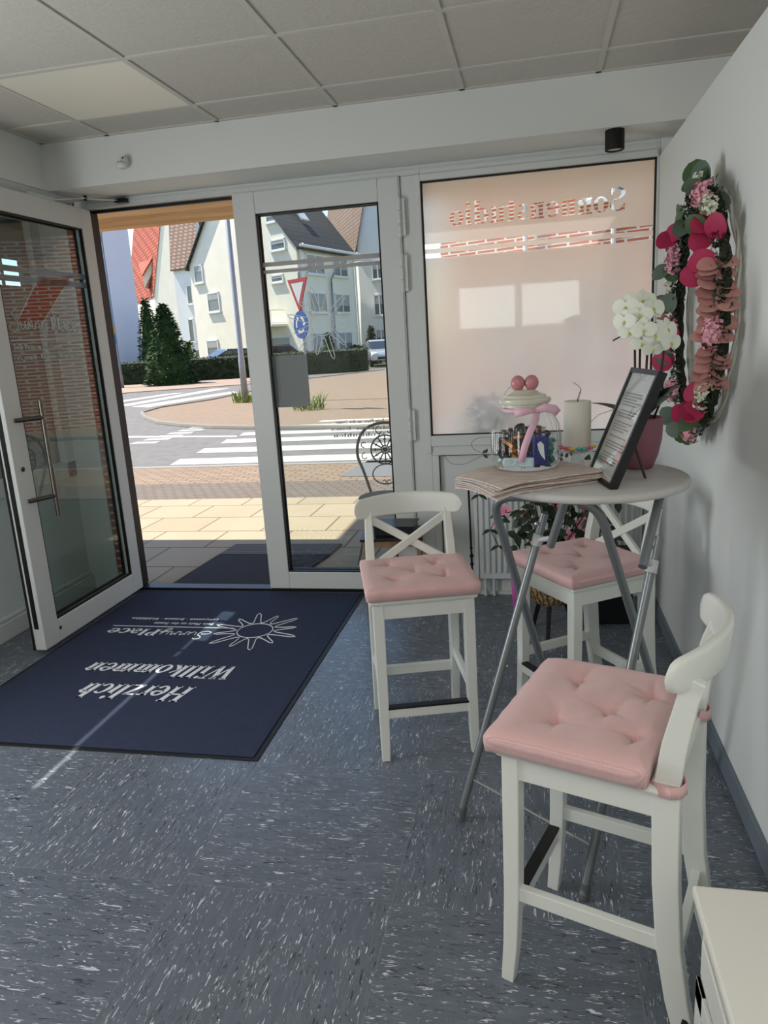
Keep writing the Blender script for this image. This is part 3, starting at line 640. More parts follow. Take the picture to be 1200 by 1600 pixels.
ST = [('white wooden cross-back bar stool nearest the closed glass door', (-.447, -1.625, 0), .285),
      ('white wooden bar stool in the foreground, its back to the right wall', (.150, -2.640, 0), -1.915),
      ('white wooden bar stool behind the round table, in front of the radiator', (.172, -1.440, 0), -.963)]
stools = [make_stool(*ST[0])]
for lb, lc, rz in ST[1:]:
    c = copy_tree(stools[0]); c.location = lc; c.rotation_euler = (0, 0, rz); c['label'] = lb; stools.append(c)

def cushion_mat():
    m, nt, b, out = nodes('pink_seersucker')
    tc = N(nt, 'ShaderNodeTexCoord'); w = N(nt, 'ShaderNodeTexWave'); w.inputs['Scale'].default_value = 160; w.inputs['Distortion'].default_value = 1.5; w.inputs['Detail'].default_value = 2
    nt.links.new(tc.outputs['Object'], w.inputs['Vector'])
    nt.links.new(mixc(nt, w.outputs[0], lin((218, 172, 170)), lin((230, 190, 188))), b.inputs['Base Color']); b.inputs['Roughness'].default_value = .9
    b.inputs['Sheen Weight'].default_value = .3
    n = N(nt, 'ShaderNodeTexNoise'); n.inputs['Scale'].default_value = 30; n.inputs['Detail'].default_value = 4; nt.links.new(tc.outputs['Object'], n.inputs['Vector'])
    bp = N(nt, 'ShaderNodeBump'); bp.inputs['Strength'].default_value = .5; bp.inputs['Distance'].default_value = .006
    nt.links.new(math_(nt, 'ADD', math_(nt, 'MULTIPLY', w.outputs[0], .15), n.outputs[0]), bp.inputs['Height']); nt.links.new(bp.outputs[0], b.inputs['Normal']); return m
M_cush = cushion_mat()
def make_cushion(label, loc, rz, seed=0, w=.415, d=.40, th=.048, droop=0., oy=-.012):
    rnd = random.Random(seed); t = thing('seat_cushion', label, 'cushion', (loc[0], loc[1], .631), rz, 'pink tufted cushions on the bar stools')
    tufts = [(0, 0), (-.095, -.085), (.095, -.09), (-.1, .085), (.09, .088)]; tufts = [(x+rnd.uniform(-.012, .012), y+rnd.uniform(-.012, .012)) for x, y in tufts]
    cre = [(rnd.uniform(0, 6.28), [rnd.uniform(0, 2*PI) for _ in range(6)]) for _ in tufts]
    n = 64; b = MB(); b0, rows, rowb = b.b, [], []
    for j in range(n+1):
        ra, rb = [], []
        for i in range(n+1):
            u, v = -1+2*i/n, -1+2*j/n; su = math.copysign(1-(1-abs(u))**1.35, u); sv = math.copysign(1-(1-abs(v))**1.35, v)
            x, y = su*w/2, sv*d/2+oy; e = 1-(max(abs(u), abs(v)))**14
            edge = min((1-abs(u)), (1-abs(v)))*w/2
            k = 1-abs(u)**10*abs(v)**10*.03; x *= k; y *= k
            z = th*(.66+.34*min(1, (edge/.05))**.5) if e > 0 else th*.6
            if edge < 1e-6: z = th*.60
            for (tx, ty), (ph, angs) in zip(tufts, cre):
                dx, dy = x-tx, y-ty; r = math.hypot(dx, dy); z -= .022*math.exp(-(r/.011)**1.3)+.007*math.exp(-(r/.045)**2)
                a = math.atan2(dy, dx)
                for q, aa in enumerate(angs):
                    da = (a-aa+PI) % (2*PI)-PI; z -= .0075*math.exp(-(da*r/.005)**2)*math.exp(-(r/.050)**2)*(1 if r > .004 else 0)*(1 if abs(da) < 1.5 else 0)
            z += .0010*math.sin(x*31+seed+y*19)*math.sin(y*37-x*23+seed*2)
            fx = abs(v) > .97 and 1 or 0
            if droop: z -= droop*max(0, -v-.55)**1.6*(1+.2*math.sin(u*3))
            ra.append(b0.verts.new((x, y+.0008*math.sin(x*90+seed)*(abs(v) > .9), z)))
            zb = 0. if not droop else -droop*max(0, -v-.8)*.5
            rb.append(b0.verts.new((x*.985, y*.985, zb+.0)))
        rows.append(ra); rowb.append(rb)
    for j in range(n):
        for i in range(n):
            b0.faces.new((rows[j][i], rows[j][i+1], rows[j+1][i+1], rows[j+1][i])); b0.faces.new((rowb[j][i], rowb[j+1][i], rowb[j+1][i+1], rowb[j][i+1]))
    for i in range(n):
        b0.faces.new((rows[0][i], rowb[0][i], rowb[0][i+1], rows[0][i+1])); b0.faces.new((rows[n][i], rows[n][i+1], rowb[n][i+1], rowb[n][i]))
        b0.faces.new((rows[i][0], rows[i+1][0], rowb[i+1][0], rowb[i][0])); b0.faces.new((rows[i][n], rowb[i][n], rowb[i+1][n], rows[i+1][n]))
    b.build('pad', M_cush, t, smooth=True, bevel=.0)
    for s in (-1, 1):                                             # bands round the rear posts
        b = MB(); cx, cy, rr = s*.163, .168, .034
        pts = [(s*.14, .150, .004)]+[(cx+s*rr*math.cos(a), cy+rr*math.sin(a), -.004) for a in [math.radians(q) for q in (-55, -20, 15, 50, 90, 130)]]+[(s*.13, .18, .004)]
        b.sweep(pts, [(-.0015, -.013), (.0015, -.013), (.0015, .013), (-.0015, .013)]); b.build('tie_strap', M_cush, t, smooth=True)
    return t
make_cushion('pink tufted cushion on the stool nearest the closed glass door', ST[0][1], ST[0][2], 1)
make_cushion('large pink tufted cushion on the foreground stool', ST[1][1], ST[1][2], 2, w=.435, d=.355, th=.056, droop=.05, oy=-.040)
make_cushion('pink tufted cushion on the stool behind the table', ST[2][1], ST[2][2], 3)

# round folding bar table
TX, TY, TZ, TR = .155, -1.985, 1.09, .286
tb = thing('bar_table', 'round light grey folding bar table on crossed steel tubes', 'table', (0, 0, 0))
b = MB(); b.lathe([(0, TZ-.026), (TR-.012, TZ-.026), (TR-.003, TZ-.022), (TR, TZ-.013), (TR-.003, TZ-.004), (TR-.010, TZ), (0, TZ)], 96, (TX, TY, 0))
nrm(b.build('tabletop', mat('grey_melamine_top', (196, 195, 192), .42, noise=(14, (186, 184, 180), .5, (1, 6, 1))), tb), 60)
def bow(p_top1, p_top2, f1, f2, r=.014, R=.09):
    """U-shaped tube: foot f1, up to bend, across, down to f2"""
    p_top1, p_top2, f1, f2 = map(Vector, (p_top1, p_top2, f1, f2)); pts = [f1]
    for P, A, B in ((p_top1, f1, p_top2), (p_top2, p_top1, f2)):
        a = (A-P).normalized(); c = (B-P).normalized(); p0, p1 = P+a*R, P+c*R
        for k in range(9):
            t = k/8; pts.append(p0*(1-t)**2+P*2*t*(1-t)+p1*t*t)
    pts.append(f2); return pts
A1f, A2f = Vector((.097, -1.66, .014)), Vector((.478, -1.785, .014)); A1t, A2t = Vector((-.135, -2.055, 1.049)), Vector((.166, -2.150, 1.049))
b = MB(); b.tube(bow(A1t, A2t, A1f, A2f, R=.085), .0135, 14); nrm(b.build('tube_frame', M_tube, tb), 60)
F1, F2 = Vector((-.252, -2.162, .014)), Vector((.115, -2.458, .014)); B1 = at(851, 803, z=.965); B2 = at(1028, 838, z=.945)
for F, B in ((F1, B1), (F2, B2)):
    b = MB(); b.tube([F, F+(B-F)*.5, B], .0125, 14); lg = nrm(b.build('leg', M_tube, tb), 60)
    b = MB(); b.tube([F-Vector((0, 0, .013)), F+(B-F).normalized()*.03], .0145, 14); b.build('rubber_foot', mat('grey_rubber_foot', (88, 90, 92), .6), lg)
for F in (A1f, A2f):
    b = MB(); b.tube([F-Vector((0, 0, .013)), F+Vector((-.01, -.01, .03))], .0150, 14); b.build('rubber_foot', MATS['grey_rubber_foot'], tb)
U1t, U2t = at(884, 779, z=1.056), at(1033, 768, z=1.056); U1b, U2b = at(860, 853, z=.90), at(1004, 886, z=.885)
for T, B in ((U1t, U1b), (U2t, U2b)):
    b = MB(); b.tube([T, B], .0125, 14); nrm(b.build('upper_tube', M_tube, tb), 60)
b = MB(); b.tube([U1t, U2t], .012, 12); b.build('cross_tube', M_tube, tb)
for F, B, U, UB in ((F1, B1, U1t, U1b), (F2, B2, U2t, U2b)):
    c = B+(F-B).normalized()*.085; e = UB+(U-UB).normalized()*.03; b = MB(); ax = (e-c)
    b.tube([c-ax*.05, e+ax*.05], .008, 12); M3 = Matrix.Rotation(0, 3, 'Z'); b.tube([c-(B-F).normalized()*.018, c+(B-F).normalized()*.018], .0165, 14); b.build('clamp', M_plast, tb, bevel=.001)
    q = B+(F-B).normalized()*.03; b = MB(); b.ball(q+Vector((-.016, -.006, 0)), .007); b.build('rivet', mat('chrome', (220, 220, 220), .15, 1.), tb)
b = MB(); X1 = F1+(B1-F1)*.13; X2 = F2+(B2-F2)*.13; b.tube([X1, X2], .004, 8); Y1 = F1+(B1-F1)*.30; Y2 = F2+(B2-F2)*.30; b.build('cross_rod', MATS['chrome'], tb)
for F, B, A, At in ((F1, B1, A1f, A1t), (F2, B2, A2f, A2t)):
    q = F+(B-F)*.5; b = MB(); b.ball(q+Vector((.012, .012, 0)), .008); b.build('pivot_bolt', MATS['chrome'], tb)

# low white cabinet, bottom right
cb_ = thing('sideboard', 'low white country-style cabinet in the bottom right corner', 'cabinet', (0, 0, 0))
CX0, CX1, CY0, CY1, CZ = .277, .612, -3.95, -2.975, .50
M_cab = mat('white_cabinet_paint', (226, 224, 216), .4, coat=.1)
b = MB(); b.box(CX0, CX1, CY0, CY1, CZ-.022, CZ); b.box(CX0+.008, CX1-.002, CY0+.008, CY1-.008, CZ-.034, CZ-.022); b.build('top', M_cab, cb_, bevel=.005)
b = MB(); b.box(CX0+.03, CX1-.01, CY0+.03, CY1-.03, .08, CZ-.034); b.build('body', M_cab, cb_, bevel=.003)
for x, y in ((CX0+.045, CY1-.045), (CX1-.03, CY1-.045), (CX0+.045, CY0+.045), (CX1-.03, CY0+.045)):
    b = MB(); b.box(x-.022, x+.022, y-.022, y+.022, 0, .09); b.build('foot', M_cab, cb_, bevel=.004)
for k in range(2):
    y1 = CY1-.045-.44*k; y0 = y1-.42; dr = MB(); dr.box(CX0+.012, CX0+.03, y0, y1, .35, CZ-.045); dr.box(CX0+.006, CX0+.012, y0+.02, y1-.02, .365, CZ-.06)
    dr = dr.build('drawer', M_cab, cb_, bevel=.003)
    kb = MB(); kb.lathe([(0, 0), (.005, 0), (.004, .012), (.011, .018), (.013, .025), (.0, .031)], 16, (CX0+.008, (y0+y1)/2, .405), M=Matrix.Rotation(-PI/2, 3, 'Y')); nrm(kb.build('knob', mat('black_iron', (28, 27, 26), .4, .7), dr))
    do = MB(); do.box(CX0+.012, CX0+.03, y0, y1, .095, .34); do.box(CX0+.004, CX0+.012, y0, y0+.05, .095, .34); do.box(CX0+.004, CX0+.012, y1-.05, y1, .095, .34); do.box(CX0+.004, CX0+.012, y0, y1, .095, .14); do.box(CX0+.004, CX0+.012, y0, y1, .295, .34)
    for q in range(4): do.ball((CX0+.008, y1-.10-.075*q, .22), (.008, .025, .05), 10, 6)
    do = do.build('door', M_cab, cb_, bevel=.002)
    kb = MB(); kb.lathe([(0, 0), (.005, 0), (.004, .012), (.011, .018), (.013, .025), (.0, .031)], 16, (CX0+.004, y1-.03, .25), M=Matrix.Rotation(-PI/2, 3, 'Y')); nrm(kb.build('knob', MATS['black_iron'], do))

# radiator below the shop window
rd = thing('radiator', 'white ribbed panel radiator below the shop window', 'radiator', (0, 0, 0))
M_rad = mat('radiator_enamel', (216, 220, 220), .35)
b = MB(); b.box(-.335, .56, -.085, -.045, .11, .74); b.build('body', M_rad, rd, bevel=.006)
b = MB()
for k in range(26):
    x = -.31+.0333*k; b.sweep([(x, -.086, .15), (x, -.092, .17), (x, -.092, .68), (x, -.086, .70)], [(-.009, -.006), (.009, -.006), (.005, .006), (-.005, .006)], (0, -1, 0))
nrm(b.build('ribs', M_rad, rd))
b = MB(); b.box(-.355, -.335, -.095, -.035, .10, .75); b.box(.56, .575, -.095, -.035, .10, .75); b.box(-.355, .575, -.095, -.035, .74, .752); b.build('side_cover', M_rad, rd, bevel=.003)
b = MB(); b.tube([(-.30, -.06, .11), (-.30, -.06, .0)], .009, 10); b.tube([(-.25, -.06, .11), (-.25, -.06, .0)], .009, 10); b.build('pipe', M_rad, rd)

# dark thin rod standing beside the radiator
b = MB(); p = Vector((-.375, -.075, 0)); b.tube([p, p+Vector((-.008, .0, .66))], .006, 10)
for z, r in ((.006, .016), (.20, .011), (.225, .008), (.25, .012), (.30, .009)): b.ball(p+Vector((-.012*z, 0, z)), (r, r, r*1.2))
tag(b.build('metal_rod', mat('dark_bronze', (44, 38, 36), .4, .7), smooth=True), 'slim dark metal rod standing between closed door and radiator', 'rod')

# small wooden stand with black tray, by the closed door
sd = thing('plant_stand', 'small wooden stand with black top beside the closed glass door', 'stand', (-.80, -.29, 0), .12)
M_w = mat('brown_wood', (150, 122, 92), .6, noise=(20, (110, 84, 60), .8, (1, 1, .1)))
for x in (-.15, .15):
    for y in (-.11, .11): b = MB(); b.bar((x, y, 0), (x, y, .44), .022, .022, (0, 1, 0)); b.build('leg', M_w, sd, bevel=.002)
b = MB()
for y in (-.11, .11): b.box(-.15, .15, y-.008, y+.008, .40, .44)
for x in (-.15, .15): b.box(x-.008, x+.008, -.11, .11, .40, .44)
b.build('rail', M_w, sd)
b = MB(); b.box(-.175, .175, -.135, .135, .44, .455); b.build('top', mat('black_tray', (22, 22, 24), .35), sd, bevel=.003)
b = MB(); b.box(-.09, .13, -.08, .09, 0, .008); b.box(-.09, -.085, -.08, .09, .008, .05); b.box(.125, .13, -.08, .09, .008, .05); b.box(-.09, .13, -.08, -.075, .008, .05); b.box(-.09, .13, .085, .09, .008, .05); b.box(-.10, .14, -.09, .10, .05, .056)
tag(b.build('black_box', MATS['black_tray'], loc=(-.80, -.29, .456), bevel=.002), 'black open-sided box on the small wooden stand', 'box')

# wicker planter with pink flowering climber
PX, PY = .07, -.60
pl = thing('wicker_planter', 'round wicker basket planter on three black legs behind the stools', 'planter', (PX, PY, 0))
M_wick = mat('wicker', (190, 160, 118), .7, noise=(30, (96, 76, 50), .9, (1, 1, 5)))
b = MB(); prof = [(0, .17), (.07, .17)]
for k in range(13): prof.append((.085+.045*math.sin(min(1, k/9)*PI/2)+(.004 if k % 2 else 0), .175+.016*k))
prof += [(.118, .37), (0, .37)]; b.lathe(prof, 40); b.build('basket', M_wick, pl, smooth=False)
b = MB()
for k in range(28):
    a = 2*PI*k/28
    b.tube([(1.02*(.09+.045*math.sin(min(1, q/7)*PI/2))*math.cos(a+.05*math.sin(q*2+k*PI)), 1.02*(.09+.045*math.sin(min(1, q/7)*PI/2))*math.sin(a+.05*math.sin(q*2+k*PI)), .175+.02*q) for q in range(10)], .004, 5)
b.build('weave', M_wick, pl, smooth=True)
for k in range(3):
    a = 2*PI*k/3-1.75; b = MB(); b.bar((.07*math.cos(a), .07*math.sin(a), .18), (.125*math.cos(a), .125*math.sin(a), 0), .026, .026, (0, 1, .01), .02, .02); b.build('leg', mat('black_wood', (20, 19, 19), .5), pl, bevel=.003)
fp = thing('flowering_climber', 'pink flowering climbing plant in the wicker planter', 'plant', (PX, PY, .35))
M_leafd = mat('dark_green_leaf', (34, 52, 34), .45, noise=(9, (52, 74, 44), .6)); M_stem = mat('brown_green_stem', (70, 66, 44), .6)
rnd = random.Random(11); cl, st = MB(), MB()
for k in range(300):
    a = rnd.uniform(0, 2*PI); rr = rnd.uniform(.02, .22); z = rnd.uniform(.02, .50); x = rr*math.cos(a)*1.25+.05; y = rr*math.sin(a)*.8+.03
    d = Vector((rnd.uniform(-1, 1), rnd.uniform(-1, .6), rnd.uniform(-.9, .4))); cl.leaf((x, y, z), d, (rnd.uniform(-.5, .5), -.6, 1), rnd.uniform(.055, .085), .038, .3, .2)
for k in range(16):
    a = rnd.uniform(0, 2*PI); x, y = .2*math.cos(a)+.05, .15*math.sin(a); pts = [Vector((0, 0, 0)), Vector((x*.4, y*.4, .15)), Vector((x*.9, y*.9, .32)), Vector((x*1.2, y*1.1, .44+rnd.uniform(-.1, .1)))]; st.tube(pts, .003, 5)
tw = []
for pts in ([(-.12, .0, .30), (-.26, .02, .28), (-.30, 0, .20), (-.26, -.02, .12)], [(-.1, 0, .38), (-.3, .05, .42), (-.36, .1, .36)]):
    st.tube([Vector(p) for p in pts], .0025, 5)
    for p in pts:
        for s in (-1, 1): cl.leaf(p, (s*.8, -.4, -.2), (0, -.5, 1), .05, .024, .3, .2)
cl.build('foliage', M_leafd, fp, smooth=True); st.build('stems', M_stem, fp, smooth=True)
tw = MB()                                                        # thin tendrils reaching up across the window frame
T = [at(770, 683, y=-.30), at(748, 684, y=-.30), at(737, 692, y=-.30), at(741, 702, y=-.30), at(756, 710, y=-.3), at(745, 716, y=-.3), at(725, 725, y=-.3), at(705, 724, y=-.3), at(693, 710, y=-.3)]
org = Vector((PX, PY, .35)); tw.tube(smooth([p-org for p in T]), .0012, 5); tw.tube([T[4]-org, at(790, 712, y=-.32)-org, at(830, 730, y=-.36)-org, Vector((.0, .1, .5))], .0014, 5)
T2 = [at(880, 700, y=-.35), at(905, 676, y=-.32), at(935, 648, y=-.3), at(958, 640, y=-.3)]; tw.tube([Vector((.05, .1, .5))]+[p-org for p in T2], .0014, 5)
for p in (T[4], at(758, 708, y=-.3), at(754, 706, y=-.3), at(875, 700, y=-.34), at(880, 712, y=-.34), at(884, 715, y=-.34), at(893, 712, y=-.34), at(872, 715, y=-.34)): tw.leaf(p-org, (rnd.uniform(-1, 1), -.3, rnd.uniform(-1, 1)), (0, -1, .2), .03, .017, .2, .2)
tw.build('tendrils', mat('thin_twig', (58, 56, 40), .6), fp, smooth=True)
M_pk = mat('pink_petal', (246, 140, 180), .55, noise=(14, (247, 176, 198), .8)); M_pc = mat('flower_throat', (196, 70, 70), .6)
def trumpet(parent, c, n, s=.042, m=M_pk, name='blossom'):
    c, n = Vector(c), Vector(n).normalized(); sd = n.cross(Vector((0, 0, 1))).normalized(); u = sd.cross(n); b = MB(); a0 = rnd.uniform(0, 1.2)
    for k in range(5):
        a = a0+2*PI*k/5; d = sd*math.cos(a)+u*math.sin(a); b.leaf(c, d+n*.35, n, s, s*.75, .25, .15, seg=5)
    b.tube([c-n*.03, c-n*.01, c+n*.002], [.003, .006, .008], 8); o = b.build(name, m, parent, smooth=True)
    b = MB(); b.ball(c+n*.003, .005, 8, 6); b.build('throat', M_pc, o)
for px, py, yy, sz in ((870, 785, -.62, .046), (912, 820, -.66, .05), (890, 838, -.64, .04), (790, 798, -.58, .036), (822, 806, -.6, .034), (838, 850, -.66, .034), (800, 868, -.62, .04), (905, 856, -.62, .04), (925, 842, -.6, .036), (842, 780, -.56, .03), (912, 790, -.55, .034), (779, 820, -.5, .03), (860, 800, -.55, .03), (885, 775, -.5, .03)):
    trumpet(fp, at(px, py, y=yy)-org, (rnd.uniform(-.5, .3), -1, rnd.uniform(-.1, .6)), sz)
# magenta ribbon hanging down
M_rib = mat('magenta_tulle', (214, 92, 178), .6, trans=.25)
b = MB(); R0 = [at(806, 868, y=-.64), at(802, 900, y=-.68), at(805, 930, y=-.70), at(806, 960, y=-.70)]
R0[3].z = max(R0[3].z, .06)
b.sweep(R0, [(-.014, -.001), (.014, -.001), (.014, .001), (-.014, .001)], (0, 1, 0)); tag(b.build('ribbon', M_rib, smooth=True), 'magenta ribbon hanging from the flowering plant', 'ribbon')
bx = thing('black_bin', 'tall black square bin standing behind the stool at the back', 'bin', (.37, -.40, 0), .05)
b = MB(); b.box(-.11, .11, -.08, .08, 0, .36); b.build('body', M_black, bx, bevel=.006); b = MB(); b.box(-.115, .115, -.085, .085, .36, .385); b.build('rim', M_black, bx, bevel=.004)

# ================================================================ THINGS ON THE TABLE
M_pap = [mat('newsprint', (214, 206, 196), .75, noise=(16, (196, 168, 160), .9, (1, 7, 1))), mat('newsprint_grey', (176, 174, 168), .75, noise=(22, (200, 196, 190), .8, (5, 1, 1))),
         mat('newsprint_pink', (212, 184, 176), .7, noise=(12, (160, 150, 146), .8, (1, 8, 1)))]
zc = TZ+.001
for k in range(7):
    b = MB(); w, d, th = .34, .27, .0038; n = 16
    cx, cy = -.025+random.uniform(-.010, .010), -2.045+random.uniform(-.012, .012); ang = .53+random.uniform(-.05, .05)
    dirx = Vector((math.cos(ang), math.sin(ang), 0)); diry = Vector((-math.sin(ang), math.cos(ang), 0)); rows = []
    for i in range(n+1):
        x = -w/2+w*i/n; r = []
        for j in range(n+1):
            y = -d/2+d*j/n; P = Vector((cx, cy, 0))+dirx*x+diry*y
            out = max(0, math.hypot(P.x-TX, P.y-TY)-TR); z = -1.9*out*out*(1.0-.03*k)+.0008*math.sin(x*40+k)
            r.append((P.x, P.y, z))
        rows.append(r)
    top = [[b.b.verts.new((p[0], p[1], p[2]+th)) for p in r] for r in rows]; bot = [[b.b.verts.new(p) for p in r] for r in rows]
    for i in range(n):
        for j in range(n): b.b.faces.new((top[i][j], top[i+1][j], top[i+1][j+1], top[i][j+1])); b.b.faces.new((bot[i][j], bot[i][j+1], bot[i+1][j+1], bot[i+1][j]))
        b.b.faces.new((top[i][0], bot[i][0], bot[i+1][0], top[i+1][0])); b.b.faces.new((top[i][n], top[i+1][n], bot[i+1][n], bot[i][n]))
        b.b.faces.new((top[0][i], top[0][i+1], bot[0][i+1], bot[0][i])); b.b.faces.new((top[n][i], bot[n][i], bot[n][i+1], top[n][i+1]))
    o = b.build('newspaper', M_pap[(k*2) % 3 if k < 6 else 0], loc=(0, 0, zc)); nrm(o, 50); zc += th+.0006
    lab = ['lowest newspaper of the pile, lying on the grey tabletop', 'second newspaper from the bottom of the pile under the candy jar', 'third newspaper from the bottom of the pile under the candy jar', 'middle newspaper of the pile of seven under the candy jar', 'third newspaper from the top of the pile under the candy jar', 'second newspaper from the top of the pile under the candy jar', 'topmost newspaper of the pile, directly under the candy jar'][k]
    tag(o, lab, 'newspaper', 'newspapers piled on the round table')
ZP = zc
# candy jar
JX, JY = -.030, -1.985
jr = thing('candy_jar', 'ribbed glass candy jar with cream lid and pink ribbon', 'jar', (JX, JY, ZP))
m, nt, bb, out = nodes('jar_glass'); nt.nodes.remove(bb)
tr = N(nt, 'ShaderNodeBsdfTransparent'); tr.inputs[0].default_value = (.95, .97, .97, 1); gl = N(nt, 'ShaderNodeBsdfGlossy'); gl.inputs['Roughness'].default_value = .03
mx = N(nt, 'ShaderNodeMixShader'); nt.links.new(schlick(nt, 1.4), mx.inputs[0])
nt.links.new(tr.outputs[0], mx.inputs[1]); nt.links.new(gl.outputs[0], mx.inputs[2]); nt.links.new(mx.outputs[0], out.inputs[0]); M_jar = m
fl = (26, .030, lambda z: (z-.012)/.02 if z < .1 else (.168-z)/.02)
prof = [(0, .002), (.085, 0), (.098, .006), (.102, .02), (.103, .06), (.103, .10), (.098, .13), (.086, .152), (.07, .166), (.062, .174), (.062, .186)]
b = MB(); b.lathe(prof, 208, flute=fl); b.build('glass_body', M_jar, jr, smooth=True)
M_lid = mat('cream_ceramic', (206, 204, 188), .25, coat=.5)
b = MB(); b.lathe([(0, .180), (.055, .180), (.068, .183), (.069, .192), (.0745, .194), (.0765, .199), (.0765, .205), (.073, .209), (.064, .211), (.060, .218), (.046, .222), (.030, .232), (.012, .234), (0, .234)], 64); nrm(b.build('lid', M_lid, jr), 22)
for s in (-1, 1): b = MB(); b.ball((s*.020, 0, .252), (.021, .017, .023), 16, 10); b.build('heart_knob', mat('pink_ceramic', (190, 124, 130), .35, coat=.3), jr, smooth=True)['label'] = 'one lobe of the pink knob'
M_rb = mat('pink_satin', (222, 178, 196), .5)
b = MB(); b.sweep([(.0645*math.cos(a), .0645*math.sin(a), .174) for a in [2*PI*k/40 for k in range(41)]], [(-.001, -.007), (.001, -.007), (.001, .007), (-.001, .007)])
b.sweep([(.035, -.062, .176), (.03, -.078, .15), (.015, -.103, .12), (.0, -.108, .08), (-.012, -.108, .035)], [(-.010, -.0007), (.010, -.0007), (.010, .0007), (-.010, .0007)], (0, -1, 0))
b.sweep([(.03, -.066, .176), (.055, -.070, .184), (.085, -.06, .176), (.095, -.055, .165)], [(-.0007, -.012), (.0007, -.012), (.0007, .012), (-.0007, .012)], (0, 0, 1), [.5, 1, 1.1, .9])
b.sweep([(.03, -.066, .176), (.0, -.076, .176), (-.03, -.07, .17)], [(-.0007, -.012), (.0007, -.012), (.0007, .012), (-.0007, .012)], (0, 0, 1), [.5, 1, 1.1]); b.build('ribbon_bow', M_rb, jr, smooth=True)
b = MB(); b.tube([(-.02, 0, .25), (-.045, -.005, .24), (-.058, -.01, .226), (-.062, -.01, .205)], .0007, 5); b.build('wire_loop', M_steel, jr)
# sweets in the jar
CC = [((150, 92, 30), 'gold foil'), ((18, 18, 20), 'black'), ((26, 34, 120), 'blue'), ((20, 110, 112), 'teal'), ((205, 215, 222), 'silver'), ((18, 18, 20), 'black'), ((40, 22, 18), 'dark brown'), ((170, 60, 60), 'red')]
rj = random.Random(5)
def candy(x, y, z, kind, sz, col, rot):
    c, nmc = col; m = mat('wrapper_'+nmc.replace(' ', '_'), c, .28, .55 if 'foil' in nmc or nmc == 'silver' else .1, bump=(60, .6)); b = MB(); M = Matrix.Translation((JX+x, JY+y, ZP+z)) @ rot
    if kind: 
        b.box(-sz, sz, -sz*.45, sz*.45, -sz*.3, sz*.3, M)
        for s in (-1, 1): b.prism([(s*sz*1.0, -sz*.3), (s*sz*1.5, -sz*.55), (s*sz*1.5, sz*.55), (s*sz*1.0, sz*.3)][::s], .002, M)
    else: b.ball(M.to_translation(), (sz, sz*.75, sz*.6), 10, 7, M=M.to_3x3())
    o = b.build('wrapped_sweet', m, bevel=.002 if kind else 0, smooth=not kind); tag(o, '%s wrapped sweet inside the candy jar, %s' % (nmc, ['in the lowest layer', 'in the second layer from the bottom', 'about halfway up', 'just above halfway', 'in the second layer from the top', 'on top of the heap'][min(5, max(0, int((z-.015)/.0195)))]), 'sweet', 'wrapped sweets in the candy jar')
lay = [(.020, 10), (.040, 11), (.060, 11), (.080, 11), (.098, 9), (.115, 5)]
for li, (z, n) in enumerate(lay):
    for k in range(n):
        a = 2*PI*k/n+li*.4; r = .072 if li < 4 else .062 if li < 5 else .045
        fr_ = (math.cos(a) > .2 and math.sin(a) < .3)
        col = CC[2] if (fr_ and math.cos(a) < .75 and li < 4) else CC[3] if fr_ and li < 4 else CC[4] if li == 0 else CC[0] if (k+li) % 4 == 0 else CC[rj.choice([1, 5, 6, 1])]
        candy(r*math.cos(a), r*math.sin(a), z, rj.random() < .6, rj.uniform(.016, .020), col, Matrix.Rotation(a+PI/2+rj.uniform(-.4, .4), 4, 'Z') @ Matrix.Rotation(rj.uniform(-.7, .7), 4, 'Y'))
for li in range(4): candy(.0, .0, .036+.021*li, False, .040, CC[1], Matrix.Identity(4))
b = MB(); M = Matrix.Translation((JX-.020, JY-.082, ZP+.028)) @ Rz(-.1); b.box(-.045, .045, -.006, .006, -.014, .014, M); tag(b.build('wrapped_sweet', mat('wrapper_ice_blue', (190, 210, 214), .35, bump=(50, .8)), bevel=.003), 'pale ice-blue flat packet at the bottom front of the candy jar', 'sweet', 'wrapped sweets in the candy jar')
b = MB(); M = Matrix.Translation((JX+.042, JY-.074, ZP+.062)) @ Rz(.45); b.box(-.022, .022, -.006, .006, -.045, .045, M); o = tag(b.build('wrapped_sweet', mat('wrapper_blue', (26, 34, 120), .3), bevel=.003), 'tall blue bar with a white emblem in the front of the candy jar', 'sweet', 'wrapped sweets in the candy jar')
b = MB(); M2 = M @ Matrix.Translation((0, -.0075, .0)) @ Matrix.Rotation(PI/2, 4, 'X'); b.prism([(-.012, .02), (-.002, .026), (.008, .016), (.010, -.012), (.012, -.030), (.0, -.016), (-.008, 0)], .001, M2); b.build('emblem', M_letter, o)

# glass cake stand with candle and little flowers
KX, KY = .128, -1.852
cs = thing('cake_stand', 'small pressed-glass cake stand under the white candle', 'stand', (KX, KY, TZ))
M_cg = M_jar
b = MB(); b.lathe([(0, 0), (.034, 0), (.038, .004), (.036, .010), (.026, .016), (.022, .022), (.022, .044), (.028, .050), (.050, .054), (.058, .058), (.060, .064), (.056, .063), (.050, .058), (0, .057)], 64, flute=(22, .03, lambda z: 1)); b.build('glass', M_cg, cs, smooth=True)
cd_ = thing('pillar_candle', 'thick cream-white pillar candle on the glass cake stand', 'candle', (KX, KY, TZ+.058))
b = MB(); b.lathe([(0, 0), (.040, 0), (.0425, .004), (.0425, .150), (.040, .154), (.034, .153), (.02, .149), (0, .148)], 56); nrm(b.build('wax', mat('ivory_wax', (222, 218, 208), .5, sub=.15), cd_), 50)
b = MB(); b.tube([(0, 0, .148), (.002, 0, .162)], .0012, 6); b.build('wick', M_black, cd_)
